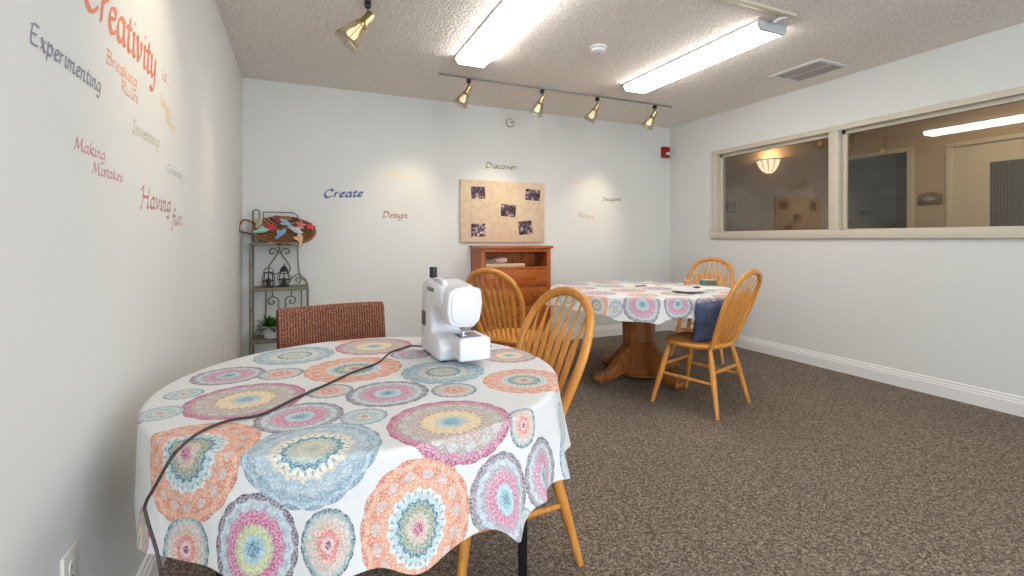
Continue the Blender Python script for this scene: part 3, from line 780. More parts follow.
MB().box((.085, .0065, .226), (.160, .010, .240), .001).build('handle_recess', M_grey, t, 30)
MB().tube(crom([(.070, .040, .256), (.082, .040, .265), (.125, .040, .268), (.175, .040, .262), (.188, .040, .248)], 5), .006, 10, flat=(.7, 1.6)).build('carry_handle', M_white, t)
MB().box((.020, .0045, .098), (.062, .0085, .148), .0008).build('rating_label', mat_plain('grey_label', (104, 100, 98), .5, vary=.5, scale=120), t, 30)
MB().lathe([(0, 0), (.034, 0), (.037, .004), (.037, .018), (.032, .022), (0, .022)], 28, T(-.002, .082, .195) @ RY(-PI/2)).build('hand_wheel', M_white, t)
for x_, y_ in ((.02, .03), (.02, .14), (.2, .03), (.2, .14)):
    MB().lathe([(.009, 0), (.009, .008), (0, .008)], 12, T(x_, y_, -.001)).build('rubber_foot', M_blackp, t)

# power cord running from the machine over the table edge down to the floor
cp = [(.402, 1.73, .760), (.382, 1.795, .750), (.345, 1.785, .7465), (.292, 1.733, .7465), (.231, 1.607, .7465), (.147, 1.525, .7465), (.074, 1.434, .7465), (.013, 1.363, .7465), (-.027, 1.312, .7465), (-.084, 1.240, .7465),
      (-.140, 1.232, .7465), (-.180, 1.200, .7465), (-.203, 1.150, .7465), (-.212, 1.112, .7455), (-.222, 1.082, .738), (-.244, 1.078, .695), (-.264, 1.097, .655), (-.261, 1.093, .63), (-.236, 1.062, .565), (-.230, 1.055, .50), (-.23, 1.05, .38), (-.25, 1.03, .2), (-.27, 1.08, .03), (-.30, 1.15, .006), (-.36, 1.25, .006)]
o = MB().tube(crom(cp, 6), .0031, 8).build('power_cord', mat_plain('dark_cord_rubber', (58, 46, 46), .5))
tag(o, 'thin dark power cord trailing from the sewing machine across the near tablecloth', 'cord')

# ------------------------------------------------------------------ chest of drawers
CX0, CX1, CYF, CYB, CH = 1.625, 2.395, 4.42, 4.732, 1.08
t = thing('drawer_chest', 'red brown pine chest with an open top shelf and four drawers', 'chest of drawers', ((CX0+CX1)/2, (CYF+CYB)/2, 0))
def local(o): o.matrix_parent_inverse = Matrix.Translation(t.location).inverted(); return o
c = MB()
c.box((CX0, CYF, .0), (CX0+.042, CYB, CH-.028), .003); c.box((CX1-.042, CYF, .0), (CX1, CYB, CH-.028), .003)
c.box((CX0+.042, CYB-.012, .05), (CX1-.042, CYB-.002, CH-.028))
c.box((CX0+.042, CYF, CH-.062), (CX1-.042, CYF+.02, CH-.028), .002)
for zr in (.845, .655, .465, .275, .085): c.box((CX0+.042, CYF+.002, zr), (CX1-.042, CYF+.03, zr+.022), .002)
c.prism([(CX0+.042, 0), (CX0+.13, 0), (CX0+.17, .06), (CX1-.17, .06), (CX1-.13, 0), (CX1-.042, 0), (CX1-.042, .085), (CX0+.042, .085)], 'y', CYF+.004, CYF+.022, .002)
local(c.build('carcass', M_pine, t, 30))
local(MB().box((CX0-.022, CYF-.022, CH-.028), (CX1+.022, CYB, CH), .006, 3).build('chest_top', M_pinex, t, 30))
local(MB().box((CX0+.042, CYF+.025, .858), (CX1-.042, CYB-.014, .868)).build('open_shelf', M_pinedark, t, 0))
for z0 in (.679, .489, .299, .109):
    d = local(MB().box((CX0+.045, CYF-.006, z0), (CX1-.045, CYF+.016, z0+.164), .005, 2).build('drawer', M_pinex, t, 30))
    for fx in (.26, .74):
        x_ = CX0 + (CX1-CX0)*fx
        k = MB().lathe([(.011, 0), (.009, .008), (.015, .014), (.019, .021), (.016, .028), (0, .030)], 16, T(x_, CYF-.006, z0+.082) @ RX(PI/2))
        k = k.build('knob', M_pine, d, 60)
        k.matrix_parent_inverse = Matrix.Translation(t.location).inverted()
        k.matrix_parent_inverse = Matrix()  # same frame as the drawer mesh
# things on the open shelf
o = MB().box((1.675, 4.425, .869), (2.10, 4.66, .902), .002).build('flat_box', mat_plain('beige_card', (206, 176, 144), .7), smooth=30)
tag(o, 'flat beige cardboard box on the open shelf of the chest', 'box')
o = MB().box((1.678, 4.45, .903), (1.80, 4.63, .925), .004).box((1.682, 4.455, .925), (1.79, 4.62, .942), .004).build('folded_cloth', mat_plain('grey_green_cloth', (128, 124, 106), .9, vary=.2), smooth=30)
tag(o, 'grey green folded cloth on the beige box in the chest', 'cloth')
pm = NT('pink_floral_cloth'); pn = pm.noise(pm.obj(), 60, 3, .6)
pm.bsdf(pm.ramp(pn, [(.38, lin((196, 110, 112))), (.52, lin((226, 190, 184))), (.64, lin((236, 228, 222)))]), .9)
o = MB().tube(crom([(1.80, 4.53, .93), (1.84, 4.53, .932), (1.90, 4.53, .934), (1.935, 4.53, .931)], 4), [.024]*4+[.029]*5+[.027]*4, 14).build('fabric_roll', pm.m)
tag(o, 'small pink and white floral fabric roll on the beige box', 'fabric')

# ------------------------------------------------------------------ pin board
def burlap():
    t = NT('tan_burlap'); o = t.obj()
    a = t.n('ShaderNodeTexWave', bands_direction='X'); t.l(o, a.inputs[0]); a.inputs['Scale'].default_value = 120
    b_ = t.n('ShaderNodeTexWave', bands_direction='Z'); t.l(o, b_.inputs[0]); b_.inputs['Scale'].default_value = 120
    n = t.noise(o, 18, 4, .6)
    f_ = t.math('ADD', t.math('MULTIPLY', t.math('MULTIPLY', a.outputs['Fac'], b_.outputs['Fac']), .4), t.math('MULTIPLY', n, .6))
    t.bsdf(t.ramp(f_, [(.25, lin((202, 180, 152))), (.6, lin((228, 208, 182)))]), .95, normal=t.bump(f_, .3, .002), spec=.05); return t.m
pb = thing('pin_board', 'tan burlap pin board with five snapshots, above the chest', 'pin board', (1.994, 4.732, 1.44))
MB().box((-.488, -.012, -.325), (.488, .016, .325), .006, 2).build('board_panel', burlap(), pb, 30)
def snap_mat(i):
    t = NT('snapshot_print'); o = t.obj()
    off = t.n('ShaderNodeVectorMath', operation='ADD'); t.l(o, off.inputs[0]); off.inputs[1].default_value = (i*3.7, i*1.3, i*2.1)
    v = t.n('ShaderNodeTexVoronoi'); t.l(t.mapv(off.outputs[0], (1, 1, 1)), v.inputs['Vector']); v.inputs['Scale'].default_value = 38
    sp = t.n('ShaderNodeSeparateColor'); t.l(v.outputs['Color'], sp.inputs[0])
    f_ = t.math('ADD', t.math('MULTIPLY', sp.outputs[0], .6), t.math('MULTIPLY', t.noise(off.outputs[0], 30, 3), .4))
    c = t.ramp(f_, [(.2, lin((36, 26, 34))), (.38, lin((74, 54, 72))), (.5, lin((110, 66, 66))), (.58, lin((84, 84, 112))), (.68, lin((176, 150, 146))), (.8, lin((226, 214, 206)))], 'CONSTANT')
    t.bsdf(c, .35); return t.m
snaps = [((1.622, 1.776), (1.569, 1.696), 'snapshot pinned at the upper left corner of the burlap board'), ((2.244, 2.422), (1.572, 1.693), 'snapshot pinned at the upper right corner of the burlap board'),
         ((1.957, 2.128), (1.390, 1.518), 'snapshot pinned at the middle of the burlap board'), ((1.622, 1.779), (1.175, 1.311), 'snapshot pinned at the lower left corner of the burlap board'), ((2.161, 2.325), (1.198, 1.346), 'snapshot pinned at the lower right corner of the burlap board')]
for i, (xr, zr, lb) in enumerate(snaps):
    o = MB().box((-(xr[1]-xr[0])/2, -.0008, -(zr[1]-zr[0])/2), ((xr[1]-xr[0])/2, .0008, (zr[1]-zr[0])/2)).build('snapshot', snap_mat(i), smooth=0, loc=((xr[0]+xr[1])/2, 4.732-.0128, (zr[0]+zr[1])/2))
    o.rotation_euler.y = R((-2, 3, 4, -1, -5)[i])
    tag(o, lb, 'photograph', 'snapshots on the pin board')
    MB().lathe([(0, 0), (.005, .001), (.005, .004), (0, .007)], 10, T(0, -.001, (zr[1]-zr[0])/2-.012) @ RX(PI/2)).build('push_pin', M_red, o)

# ------------------------------------------------------------------ wire corner rack
t = thing('wire_rack', 'weathered wrought iron shelf rack in the left corner', 'shelf rack', (0, 0, 0))
RX0, RX1, RYF, RYB = -.372, .062, 4.44, 4.715
TX1 = -.02                                      # narrower upper tier
def rod(m, pts, r=.0055): m.tube(pts, r, 8)
fr = MB()
for y_ in (RYF, RYB): rod(fr, [(RX0, y_, 0), (RX0, y_, 1.395 if y_ == RYB else 1.115)], .008)
rod(fr, crom([(RX0, RYB, 1.39), (RX0+.01, RYB, 1.40), (RX0+.03, RYB, 1.405), (RX0+.045, RYB, 1.395), (RX0+.048, RYB, 1.36), (RX0+.048, RYB, 1.115)], 4))
rod(fr, [(RX0+.08, RYB, 1.115), (RX0+.08, RYB, 1.385), (TX1-.03, RYB, 1.385), (TX1, RYB, 1.36), (TX1, RYB, 1.115)])
for y_ in (RYF, RYB):
    rod(fr, crom([(TX1, y_, 1.115), (TX1+.005, y_, .95), (TX1+.018, y_, .84), (RX1-.02, y_, .79), (RX1, y_, .745)], 6))
    rod(fr, [(RX1, y_, .745), (RX1, y_, 0)], .008)
for x_ in (RX0, RX1): rod(fr, [(x_, RYF, .05), (x_, RYB, .05)])
for z_ in (1.25, .93, .55): rod(fr, [(RX0, RYF if z_ < 1.1 else RYB, z_), (RX0, RYB, z_)])
rod(fr, [(RX0+.10, RYB, .30), (RX0+.10, RYB, .72)]); rod(fr, [(RX1-.05, RYB, .30), (RX1-.05, RYB, .72)])
fr.build('rack_frame', M_iron, t)
for z_, x1 in ((1.115, TX1), (.735, RX1), (.305, RX1)):
    sh = MB()
    rod(sh, [(RX0, RYF, z_), (x1, RYF, z_), (x1, RYB, z_), (RX0, RYB, z_), (RX0, RYF, z_)], .007)
    for k in range(1, 7): rod(sh, [(RX0, RYF+(RYB-RYF)*k/7, z_), (x1, RYF+(RYB-RYF)*k/7, z_)], .0038)
    sh.box((RX0, RYF-.004, z_-.016), (x1, RYF+.004, z_+.004), .001)
    sh.build('shelf', M_iron, t)
def scroll(pts, name='scroll'):
    m = MB(); 
    for p in pts: rod(m, crom(p, 7), .0055)
    return m.build(name, M_iron, t)
def spiral(cx, cz, r0, turns, a0, sgn, y):
    return [(cx + r0*(1-k/(turns*8))*math.cos(a0+sgn*2*PI*k/8), y, cz + r0*(1-k/(turns*8))*math.sin(a0+sgn*2*PI*k/8)) for k in range(int(turns*8))]
ys = RYB-.01; mx_ = -.165
scroll([[(mx_, ys, 1.045), (mx_-.05, ys, .965), (mx_-.085, ys, .90), (mx_-.07, ys, .85), (mx_-.02, ys, .845), (mx_, ys, .86)],
        [(mx_, ys, 1.045), (mx_+.05, ys, .965), (mx_+.085, ys, .90), (mx_+.07, ys, .85), (mx_+.02, ys, .845), (mx_, ys, .86)],
        [(mx_, ys, 1.04)] + spiral(mx_-.055, 1.035, .038, 1.2, 0, 1, ys), [(mx_, ys, 1.04)] + spiral(mx_+.055, 1.035, .038, 1.2, PI, -1, ys), [(mx_, ys, 1.115), (mx_, ys, 1.04)]], 'heart_scroll')
scroll([[(RX1-.005, RYB, .755), (.03, RYB, .80), (-.02, RYB, .832), (-.07, RYB, .80), (-.09, RYB, .755)], spiral(-.02, .785, .032, 1.2, -PI/2, 1, RYB)], 'side_scroll')
scroll([[(mx_+.02, ys, .50), (mx_-.01, ys, .56)] + spiral(mx_-.055, .60, .05, 1.4, 0, 1, ys), [(mx_+.02, ys, .50), (mx_+.05, ys, .56)] + spiral(mx_+.095, .60, .05, 1.4, PI, -1, ys), [(mx_-.055, ys, .65), (mx_-.055, ys, .72)], [(mx_+.095, ys, .65), (mx_+.095, ys, .72)]], 'horn_scroll')

# candle holder and lantern on the middle shelf
def wire_holder(x, y, h, r, lab, name, lantern=False):
    q = thing(name, lab, 'candle holder', (x, y, .743))
    m = MB().lathe([(r, 0), (r, .006), (0, .006)], 20)
    for k in range(8):
        a = 2*PI*k/8; ca, sa = math.cos(a), math.sin(a)
        pr = [(r*.95, .004), (r*1.05, h*.2), (r*1.0, h*.6), (r*.85, h*.85)] if not lantern else [(r*.7, .004), (r*1.0, h*.3), (r*1.05, h*.55), (r*.6, h*.78)]
        m.tube(crom([(p_*ca, p_*sa, z_) for p_, z_ in pr], 4), .003, 6)
    for z_, rr in ((h*.35, 1.03), (h*.85 if not lantern else h*.78, .85 if not lantern else .6)):
        m.tube([(r*rr*math.cos(2*PI*k/20), r*rr*math.sin(2*PI*k/20), z_) for k in range(20)], .003, 6, closed=True)
    m.build('wire_cage', M_black, q)
    if lantern:
        MB().lathe([(r*.75, 0), (r*.7, .02), (r*.3, .045), (.004, .05), (.004, .07), (0, .07)], 20, T(0, 0, h*.77)).build('cap', M_black, q)
    else:
        MB().tube(crom([(-r*.85, 0, h*.85), (-r*.6, 0, h*1.05), (0, 0, h*1.12), (r*.6, 0, h*1.05), (r*.85, 0, h*.85)], 5), .003, 6).build('handle', M_black, q)
    MB().lathe([(0, .006), (.02, .006), (.02, .07), (.004, .074), (0, .074)], 16).build('candle', mat_plain('dark_wax', (74, 66, 56), .6), q)
wire_holder(-.245, 4.56, .145, .045, 'open topped black wire candle holder on the middle shelf of the rack', 'candle_holder')
wire_holder(-.125, 4.58, .165, .045, 'black wire lantern with a pointed cap on the middle shelf of the rack', 'wire_lantern', True)

# potted plant on the lower shelf
q = thing('potted_plant', 'bushy green plant in a white pot on the lowest shelf of the rack', 'plant', (-.215, 4.565, .313))
MB().lathe([(.060, 0), (.066, .004), (.084, .085), (.090, .09), (.090, .102), (.080, .102), (.076, .085), (0, .084)], 28).build('pot', M_white, q)
MB().lathe([(0, .09), (.076, .088), (0, .085)], 20).build('soil', mat_plain('potting_soil', (50, 38, 28), .95), q)
lm = MB(); rnd = random.Random(3)
for i in range(110):
    a = rnd.uniform(0, 2*PI); el = rnd.uniform(.15, 1.4); L_ = rnd.uniform(.10, .17)
    d = Vector((math.cos(a)*math.cos(el), math.sin(a)*math.cos(el), math.sin(el)))
    side = d.cross(Vector((0, 0, 1))).normalized() * rnd.uniform(.010, .018)
    st = Vector((math.cos(a)*.03, math.sin(a)*.03, .088)); pts = []
    for k in range(5):
        u = k/4; p_ = st + d*L_*u - Vector((0, 0, .05*u*u)); wv = math.sin(PI*(.12+.86*u))
        pts.append((p_ - side*wv, p_ + side*wv))
    for k in range(4): lm.poly([pts[k][0], pts[k][1], pts[k+1][1], pts[k+1][0]])
lg = NT('green_leaf'); ln_ = lg.noise(lg.obj(), 25, 2)
lg.bsdf(lg.ramp(ln_, [(.35, lin((28, 70, 26))), (.65, lin((76, 128, 52)))]), .5)
lm.build('foliage', lg.m, q, 60)

# wicker basket with fabric birds, lying on top of the rack
def wicker():
    t = NT('brown_wicker'); o = t.obj()
    w_ = t.n('ShaderNodeTexWave', wave_type='RINGS'); t.l(o, w_.inputs[0]); w_.inputs['Scale'].default_value = 22; w_.inputs['Distortion'].default_value = 2
    n = t.noise(o, 60, 3)
    f_ = t.math('ADD', t.math('MULTIPLY', w_.outputs['Fac'], .55), t.math('MULTIPLY', n, .45))
    t.bsdf(t.ramp(f_, [(.2, lin((52, 28, 16))), (.5, lin((112, 68, 36))), (.8, lin((168, 116, 66)))]), .6, normal=t.bump(f_, .6, .006)); return t.m
M_wick = wicker()
BX = T(-.120, 4.560, 1.212) @ RX(R(48)) @ RY(R(4)) @ Matrix.Diagonal((1.30, .86, 1, 1))
q = thing('wicker_basket', 'shallow oval brown wicker basket tilted on top of the rack', 'basket')
MB().lathe([(0, -.030), (.12, -.030), (.16, -.008), (.185, .016), (.178, .020), (.152, 0), (.115, -.020), (0, -.020)], 40, BX).build('bowl', M_wick, q, 60)
rim = [BX @ Vector((.184*math.cos(2*PI*k/44), .184*math.sin(2*PI*k/44), .017 + .004*math.sin(2*PI*k*11/44))) for k in range(44)]
MB().tube(rim, .011, 8, closed=True).build('rim', M_wick, q, 60)
hp = [BX @ Vector((x, y, z)) for x, y, z in ((-.16, .05, .02), (-.24, .10, .03), (-.26, -.04, .03), (-.17, -.08, .02))]
MB().tube(crom(hp, 6), .008, 8).build('handle', M_wick, q, 60)
bird_poly = [(-.075, .018), (-.050, .016), (-.026, .020), (-.006, .040), (.022, .046), (.012, .024), (.030, .016), (.044, .012), (.058, .004), (.044, -.006), (.030, -.014), (.004, -.020), (-.024, -.014), (-.048, -.004), (-.078, -.006), (-.062, .006)]
flower_poly = [((.028+.012*math.cos(5*a))*math.cos(a), (.028+.012*math.cos(5*a))*math.sin(a)) for a in [2*PI*i/40 for i in range(40)]]
fabs = [(-.165, -.025, 25, 'bird', (150, 200, 180), 'mint green'), (-.105, .012, -15, 'flower', (206, 62, 62), 'bright red'), (-.022, -.045, 60, 'bird', (122, 174, 204), 'sky blue, lowest in the middle,'),
        (.005, .078, 140, 'bird', (150, 186, 204), 'pale blue, upper,'), (.088, -.008, -30, 'bird', (206, 214, 216), 'silver white'), (.125, .055, 10, 'flower', (226, 128, 128), 'coral pink'), (.120, -.090, 100, 'bird', (232, 196, 150), 'cream yellow'),
        (.205, .04, 10, 'flower', (216, 86, 96), 'rose red, outermost,'), (-.055, .115, 40, 'flower', (150, 62, 66), 'dark maroon'), (-.195, .06, 80, 'bird', (176, 168, 140), 'faded olive')]
BR = T(-.120, 4.560, 1.212) @ RX(R(48)) @ RY(R(4))
for i, (x, y, rot, kind_, rgb, word) in enumerate(fabs):
    m = MB().prism(bird_poly if kind_ == 'bird' else flower_poly, 'z', -.002, .004, .0012, 1)
    if kind_ == 'bird': m.lathe([(0, .002), (.014, .004), (.020, .010), (.012, .016), (0, .018)], 10, Matrix.Diagonal((1.5, .7, 1, 1)))
    else: m.lathe([(.010, .002), (.012, .008), (.006, .013), (0, .014)], 10)
    mt = NT('felt_' + kind_); nn = mt.noise(mt.obj(), 90, 3); c_ = lin(rgb)
    mt.bsdf(mt.mixc(nn, tuple(v*.8 for v in c_[:3])+(1,), c_), .85)
    m.xf(Matrix.Diagonal((1.1, 1.1, 1, 1)))
    o = m.build('fabric_bird' if kind_ == 'bird' else 'fabric_flower', mt.m, smooth=40)
    o.matrix_world = BR @ T(x, y, .030 + (.008 if i % 2 else 0)) @ RZ(R(rot)) @ RX(R(rnd.uniform(-14, 14)))
    tag(o, word.strip(',').replace(',', '') + (' fabric bird' if kind_ == 'bird' else ' fabric flower') + ' in the wicker basket', 'fabric ornament', 'fabric ornaments in the wicker basket')

# ------------------------------------------------------------------ things on the far table
def sheet(x, y, w_, h_, rot, lab, mat=M_paper, z=.7435, th=.002):
    o = MB().box((-w_/2, -h_/2, 0), (w_/2, h_/2, th)).build('paper_sheet', mat, smooth=0, loc=(x, y, z)); o.rotation_euler.z = R(rot)
    return tag(o, lab, 'paper')
sheet(2.70, 3.38, .30, .21, -24, 'white sheet of paper on the far table, beside the dark pen')
sheet(2.94, 3.12, .21, .28, 35, 'blank white sheet lying crosswise at the middle of the far table', z=.7435)
sheet(3.12, 2.96, .28, .21, -20, 'white sheet of paper on the far table, closest to the right wall')
o = MB().lathe([(0, .002), (.06, .002), (.075, .004), (.125, .018), (.127, .021), (.122, .021), (.075, .008), (0, .007)], 40).build('plate', M_white, loc=(2.715, 2.815, .742))
tag(o, 'round white plate near the front edge of the far table', 'plate')
pn_ = thing('pen', 'dark pen lying on a white sheet on the far table', 'pen', (2.66, 3.30, .7505))
MB().tube([(-.06, 0, 0), (.05, 0, 0)], .0048, 10).build('barrel', M_blackp, pn_); MB().tube([(.05, 0, 0), (.062, 0, 0)], [.0045, .001], 10).build('tip', M_steel, pn_)
bx = thing('card_box', 'small teal and brown printed card box on the far table', 'box', (3.29, 3.17, .742), R(-28))
MB().box((-.062, -.03, 0), (.062, .03, .045), .002).build('carton', mat_plain('teal_card', (92, 128, 116), .6, vary=.25, scale=60), bx, 30)
MB().box((-.03, -.0306, .006), (.062, -.0302, .04)).build('front_print', mat_plain('brown_print', (112, 92, 72), .6, vary=.3, scale=80), bx, 0)
MB().box((-.0625, -.031, .045), (.0625, .031, .052), .002).build('lid', mat_plain('cream_card', (206, 200, 186), .6), bx, 30)
o = thing('ribbon_spool', 'small orange spool standing on the far table', 'spool', (3.13, 3.26, .742))
MB().lathe([(.012, .004), (.026, .006), (.027, .04), (.012, .043)], 20).build('ribbon', mat_plain('orange_ribbon', (226, 150, 84), .7), o)
MB().lathe([(0, 0), (.03, 0), (.03, .004), (0, .004)], 20).lathe([(0, .042), (.03, .042), (.03, .046), (0, .046)], 20).build('flange', M_offw, o)

# ------------------------------------------------------------------ fluorescent ceiling lights
def fluor(x0, x1, y0, y1, lab):
    xc = (x0+x1)/2; hw = (x1-x0)/2
    q = thing('ceiling_light', lab, 'ceiling light', (xc, (y0+y1)/2, H), group='fluorescent ceiling lights')
    hl = (y1-y0)/2
    MB().box((-hw*1.03, -hl+.01, -.015), (hw*1.03, hl-.01, 0), .003).build('housing', M_lampwhite, q, 30)
    pr = [(-hw*.96, -.0152), (-hw*.96, -.038), (-hw*.80, -.062), (hw*.80, -.062), (hw*.96, -.038), (hw*.96, -.0152)]
    MB().prism(pr, 'y', -hl+.02, hl-.02).build('diffuser', M_tube, q, 0)
    for s_ in (-1, 1):
        MB().prism([(x*1.03, z*1.0) for x, z in [(-hw, -.004)] + [(x, z-.003) for x, z in pr] + [(hw, -.004)]], 'y', s_*hl-(.022 if s_ > 0 else 0), s_*hl+(.022 if s_ < 0 else 0), .003).build('end_cap', M_capgrey, q, 30)
    return q
fluor(1.085, 1.335, 2.14, 3.54, 'lit fluorescent ceiling light above the near table, left of the smoke detector')
fluor(2.67, 2.92, 2.15, 3.57, 'lit fluorescent ceiling light right of the smoke detector, near the air vent')
rw = thing('wiring_raceway', 'beige surface wiring channel on the ceiling ending at the right fluorescent light', 'wiring channel', (2.3, 2.03, H))
MB().box((-.9, -.02, -.020), (.52, .02, 0), .003).build('channel', M_cream, rw, 30)
MB().tube([(.47, .01, -.016), (.44, .04, -.022), (.43, .07, -.035)], .010, 8).build('connector', M_lampwhite, rw)

# ------------------------------------------------------------------ track lights
tr = thing('light_track', 'long thin grey light track on the ceiling before the back wall', 'light track', (2.33, 3.95, H))
MB().box((-1.26, -.012, -.013), (1.26, .012, 0), .002).build('rail', M_railg, tr, 30)
MB().box((1.255, -.018, -.02), (1.275, .018, 0), .002).build('end_cap', M_lampwhite, tr, 30)
tr2 = thing('light_track', 'light track on the ceiling above the left wall lettering', 'light track', (.362, 2.3, H))
MB().box((-.016, -1.0, -.018), (.016, .66, 0), .002).build('rail', M_grey, tr2, 30)
def spot_head(x, y, d, lab, k=1.0, lamp=None, drop=.035):
    q = thing('track_spotlight', lab, 'spotlight', (x, y, H-.018), group='brass track spotlights')
    d = Vector(d).normalized()
    MB().box((-.016, -.016, -.034), (.016, .016, 0), .003).build('adapter', M_blackp, q, 30)
    MB().tube([(0, 0, -.03), (0, 0, -.034-drop-.01)], .0045, 8).build('stem', M_black, q)
    piv = Vector((0, 0, -.034-drop-.012))
    A = Matrix.Translation(piv) @ align(d) @ Matrix.Diagonal((k, k, k, 1))
    MB().lathe([(0, -.030), (.014, -.028), (.020, -.018), (.020, .028), (.024, .036), (.030, .040), (.030, .050), (0, .050)], 20, A).build('socket', M_brass, q, 40)
    sh = MB(); ribs = MB(); N6 = 6; r0_, r1_, l0, l1 = .030, .062, .045, .150
    for i in range(N6):
        a, b = 2*PI*i/N6, 2*PI*(i+1)/N6
        P4 = [A @ Vector((r_*math.cos(t_), r_*math.sin(t_), z_)) for r_, t_, z_ in ((r0_, a, l0), (r0_, b, l0), (r1_, b, l1), (r1_, a, l1))]
        sh.poly(P4)
        ribs.tube([P4[0], P4[3]], .0020, 6); ribs.tube([P4[3], P4[2]], .0020, 6); ribs.tube([P4[0], P4[1]], .0026, 6)
    sh.build('glass_shade', M_shade, q, 0); ribs.build('shade_frame', M_brass, q, 40)
    MB().lathe([(.010, .050), (.012, .07), (.024, .10), (.022, .118), (0, .124)], 16, A).build('bulb', M_offbulb if lamp is None else M_bulb, q, 60)
    if lamp:
        L_ = bpy.data.lights.new('spot', 'SPOT'); L_.energy = lamp[0]; L_.spot_size = R(lamp[1]); L_.spot_blend = 1.0; L_.color = (1, .80, .56); L_.shadow_soft_size = .03
        lo_ = bpy.data.objects.new('spotlight_lamp', L_); COL.objects.link(lo_)
        p_ = A @ Vector((0, 0, .16)); lo_.location = Vector((x, y, H-.018)) + p_
        lo_.rotation_euler = (Vector((0, 0, -1)).rotation_difference(d)).to_euler()
    return q
M_offbulb = M_white
yt = 3.95
spot_head(1.335, yt, (-.38, .66, -.92), 'brass spotlight at the left end of the long ceiling track', 1.08, lamp=(24, 58))
spot_head(2.05, yt, (-.20, .66, -.95), 'second brass spotlight from the left on the long ceiling track', 1.08, lamp=(24, 62))
spot_head(2.655, yt, (-.34, .62, -1.0), 'third brass spotlight from the left on the long ceiling track', 1.08, lamp=(8, 56))
spot_head(3.36, yt, (-.22, .66, -.90), 'brass spotlight at the right end of the long ceiling track', 1.08, lamp=(28, 54))
spot_head(.3625, 2.90, (-.60, .12, -.74), 'brass spotlight above the left wall lettering, seen large and close', 1.3, lamp=(10, 44), drop=.045)
spot_head(.36, 1.78, (-.72, .12, -.62), 'assumed brass spotlight on the left track, out of view above the near table', 1.3, lamp=(20, 70), drop=.045)  # unseen head, assumed from the glow on the left wall

# ------------------------------------------------------------------ small fittings
q = thing('smoke_detector', 'round white smoke detector on the ceiling between the two lights', 'smoke detector', (1.988, 2.948, H))
MB().lathe([(0, 0), (.062, 0), (.062, -.012), (.05, -.016), (0, -.016)], 32).build('base', M_lampwhite, q)
MB().lathe([(.05, -.015), (.048, -.034), (.036, -.042), (0, -.043)], 32).build('cover', M_white, q)
MB().lathe([(0, -.042), (.012, -.042), (.010, -.050), (0, -.051)], 14).build('sensor', M_grey, q)
q = thing('air_vent', 'grey slatted air vent in the ceiling near the right wall', 'air vent', (3.875, 2.66, H))
fm = MB()
for a, b in (((-.19, -.225), (.19, -.185)), ((-.19, .185), (.19, .225)), ((-.19, -.185), (-.15, .185)), ((.15, -.185), (.19, .185)), ((-.014, -.185), (.014, .185))):
    fm.box((a[0], a[1], -.008), (b[0], b[1], 0), .002)
fm.build('frame', M_lampwhite, q, 30)
MB().box((-.15, -.185, -.002), (.15, .185, -.0005)).build('backing', M_black, q, 0)
sl = MB()
for k in range(14):
    x_ = -.14 + .28*k/13
    sl.box((-.008, -.185, -.0008), (.008, .185, .0008), 0, mx=T(x_, 0, -.005) @ RY(R(38)))
sl.build('slats', mat_plain('grey_vent_metal', (168, 164, 158), .5), q, 0)
q = thing('fire_alarm', 'red fire alarm strobe high on the back wall by the right corner', 'fire alarm', (4.19, YB, 2.235))
MB().box((-.055, -.045, -.068), (.055, 0, .068), .008, 2).build('housing', M_red, q, 30)
MB().box((-.01, -.062, -.035), (.048, -.044, 0), .006, 2).build('strobe_lens', M_white, q, 30)
q = thing('wall_sprinkler', 'small round sprinkler plate high on the back wall', 'sprinkler', (2.075, YB, 2.403))
MB().lathe([(0, 0), (.042, 0), (.042, .004), (.03, .010), (.014, .012), (0, .012)], 28, RX(PI/2)).build('escutcheon', M_lampwhite, q)
MB().tube([(.042*math.cos(2*PI*k/32), -.004, .042*math.sin(2*PI*k/32)) for k in range(32)], .005, 8, closed=True).build('ring', M_grey, q)
MB().tube([(0, -.01, 0), (0, -.035, 0)], .007, 10).box((-.014, -.04, -.008), (.014, -.036, .008), .001).build('nozzle', M_steel, q)
def outlet(y, z, lab):
    q = thing('wall_outlet', lab, 'wall outlet', (XL, y, z))
    MB().box((0, -.037, -.060), (.008, .037, .060), .003, 2).build('cover_plate', M_offw, q, 30)
    for dz in (-.022, .022):
        s_ = MB().lathe([(.0165, 0), (.0165, .003), (0, .003)], 20, T(.0075, 0, dz) @ RY(PI/2)).build('socket', M_offw, q, 30)
        MB().box((.0100, -.008, dz-.002), (.0108, -.006, dz+.008)).box((.0100, .006, dz-.002), (.0108, .008, dz+.008)).build('slot', M_blackp, s_, 0)
    MB().lathe([(.003, 0), (.003, .0015), (0, .002)], 10, T(.008, 0, 0) @ RY(PI/2)).build('screw', M_steel, q, 30)
outlet(1.325, .425, 'cream wall outlet low on the left wall in front of the near table')
outlet(3.643, .39, 'cream wall outlet low on the left wall behind the near table')

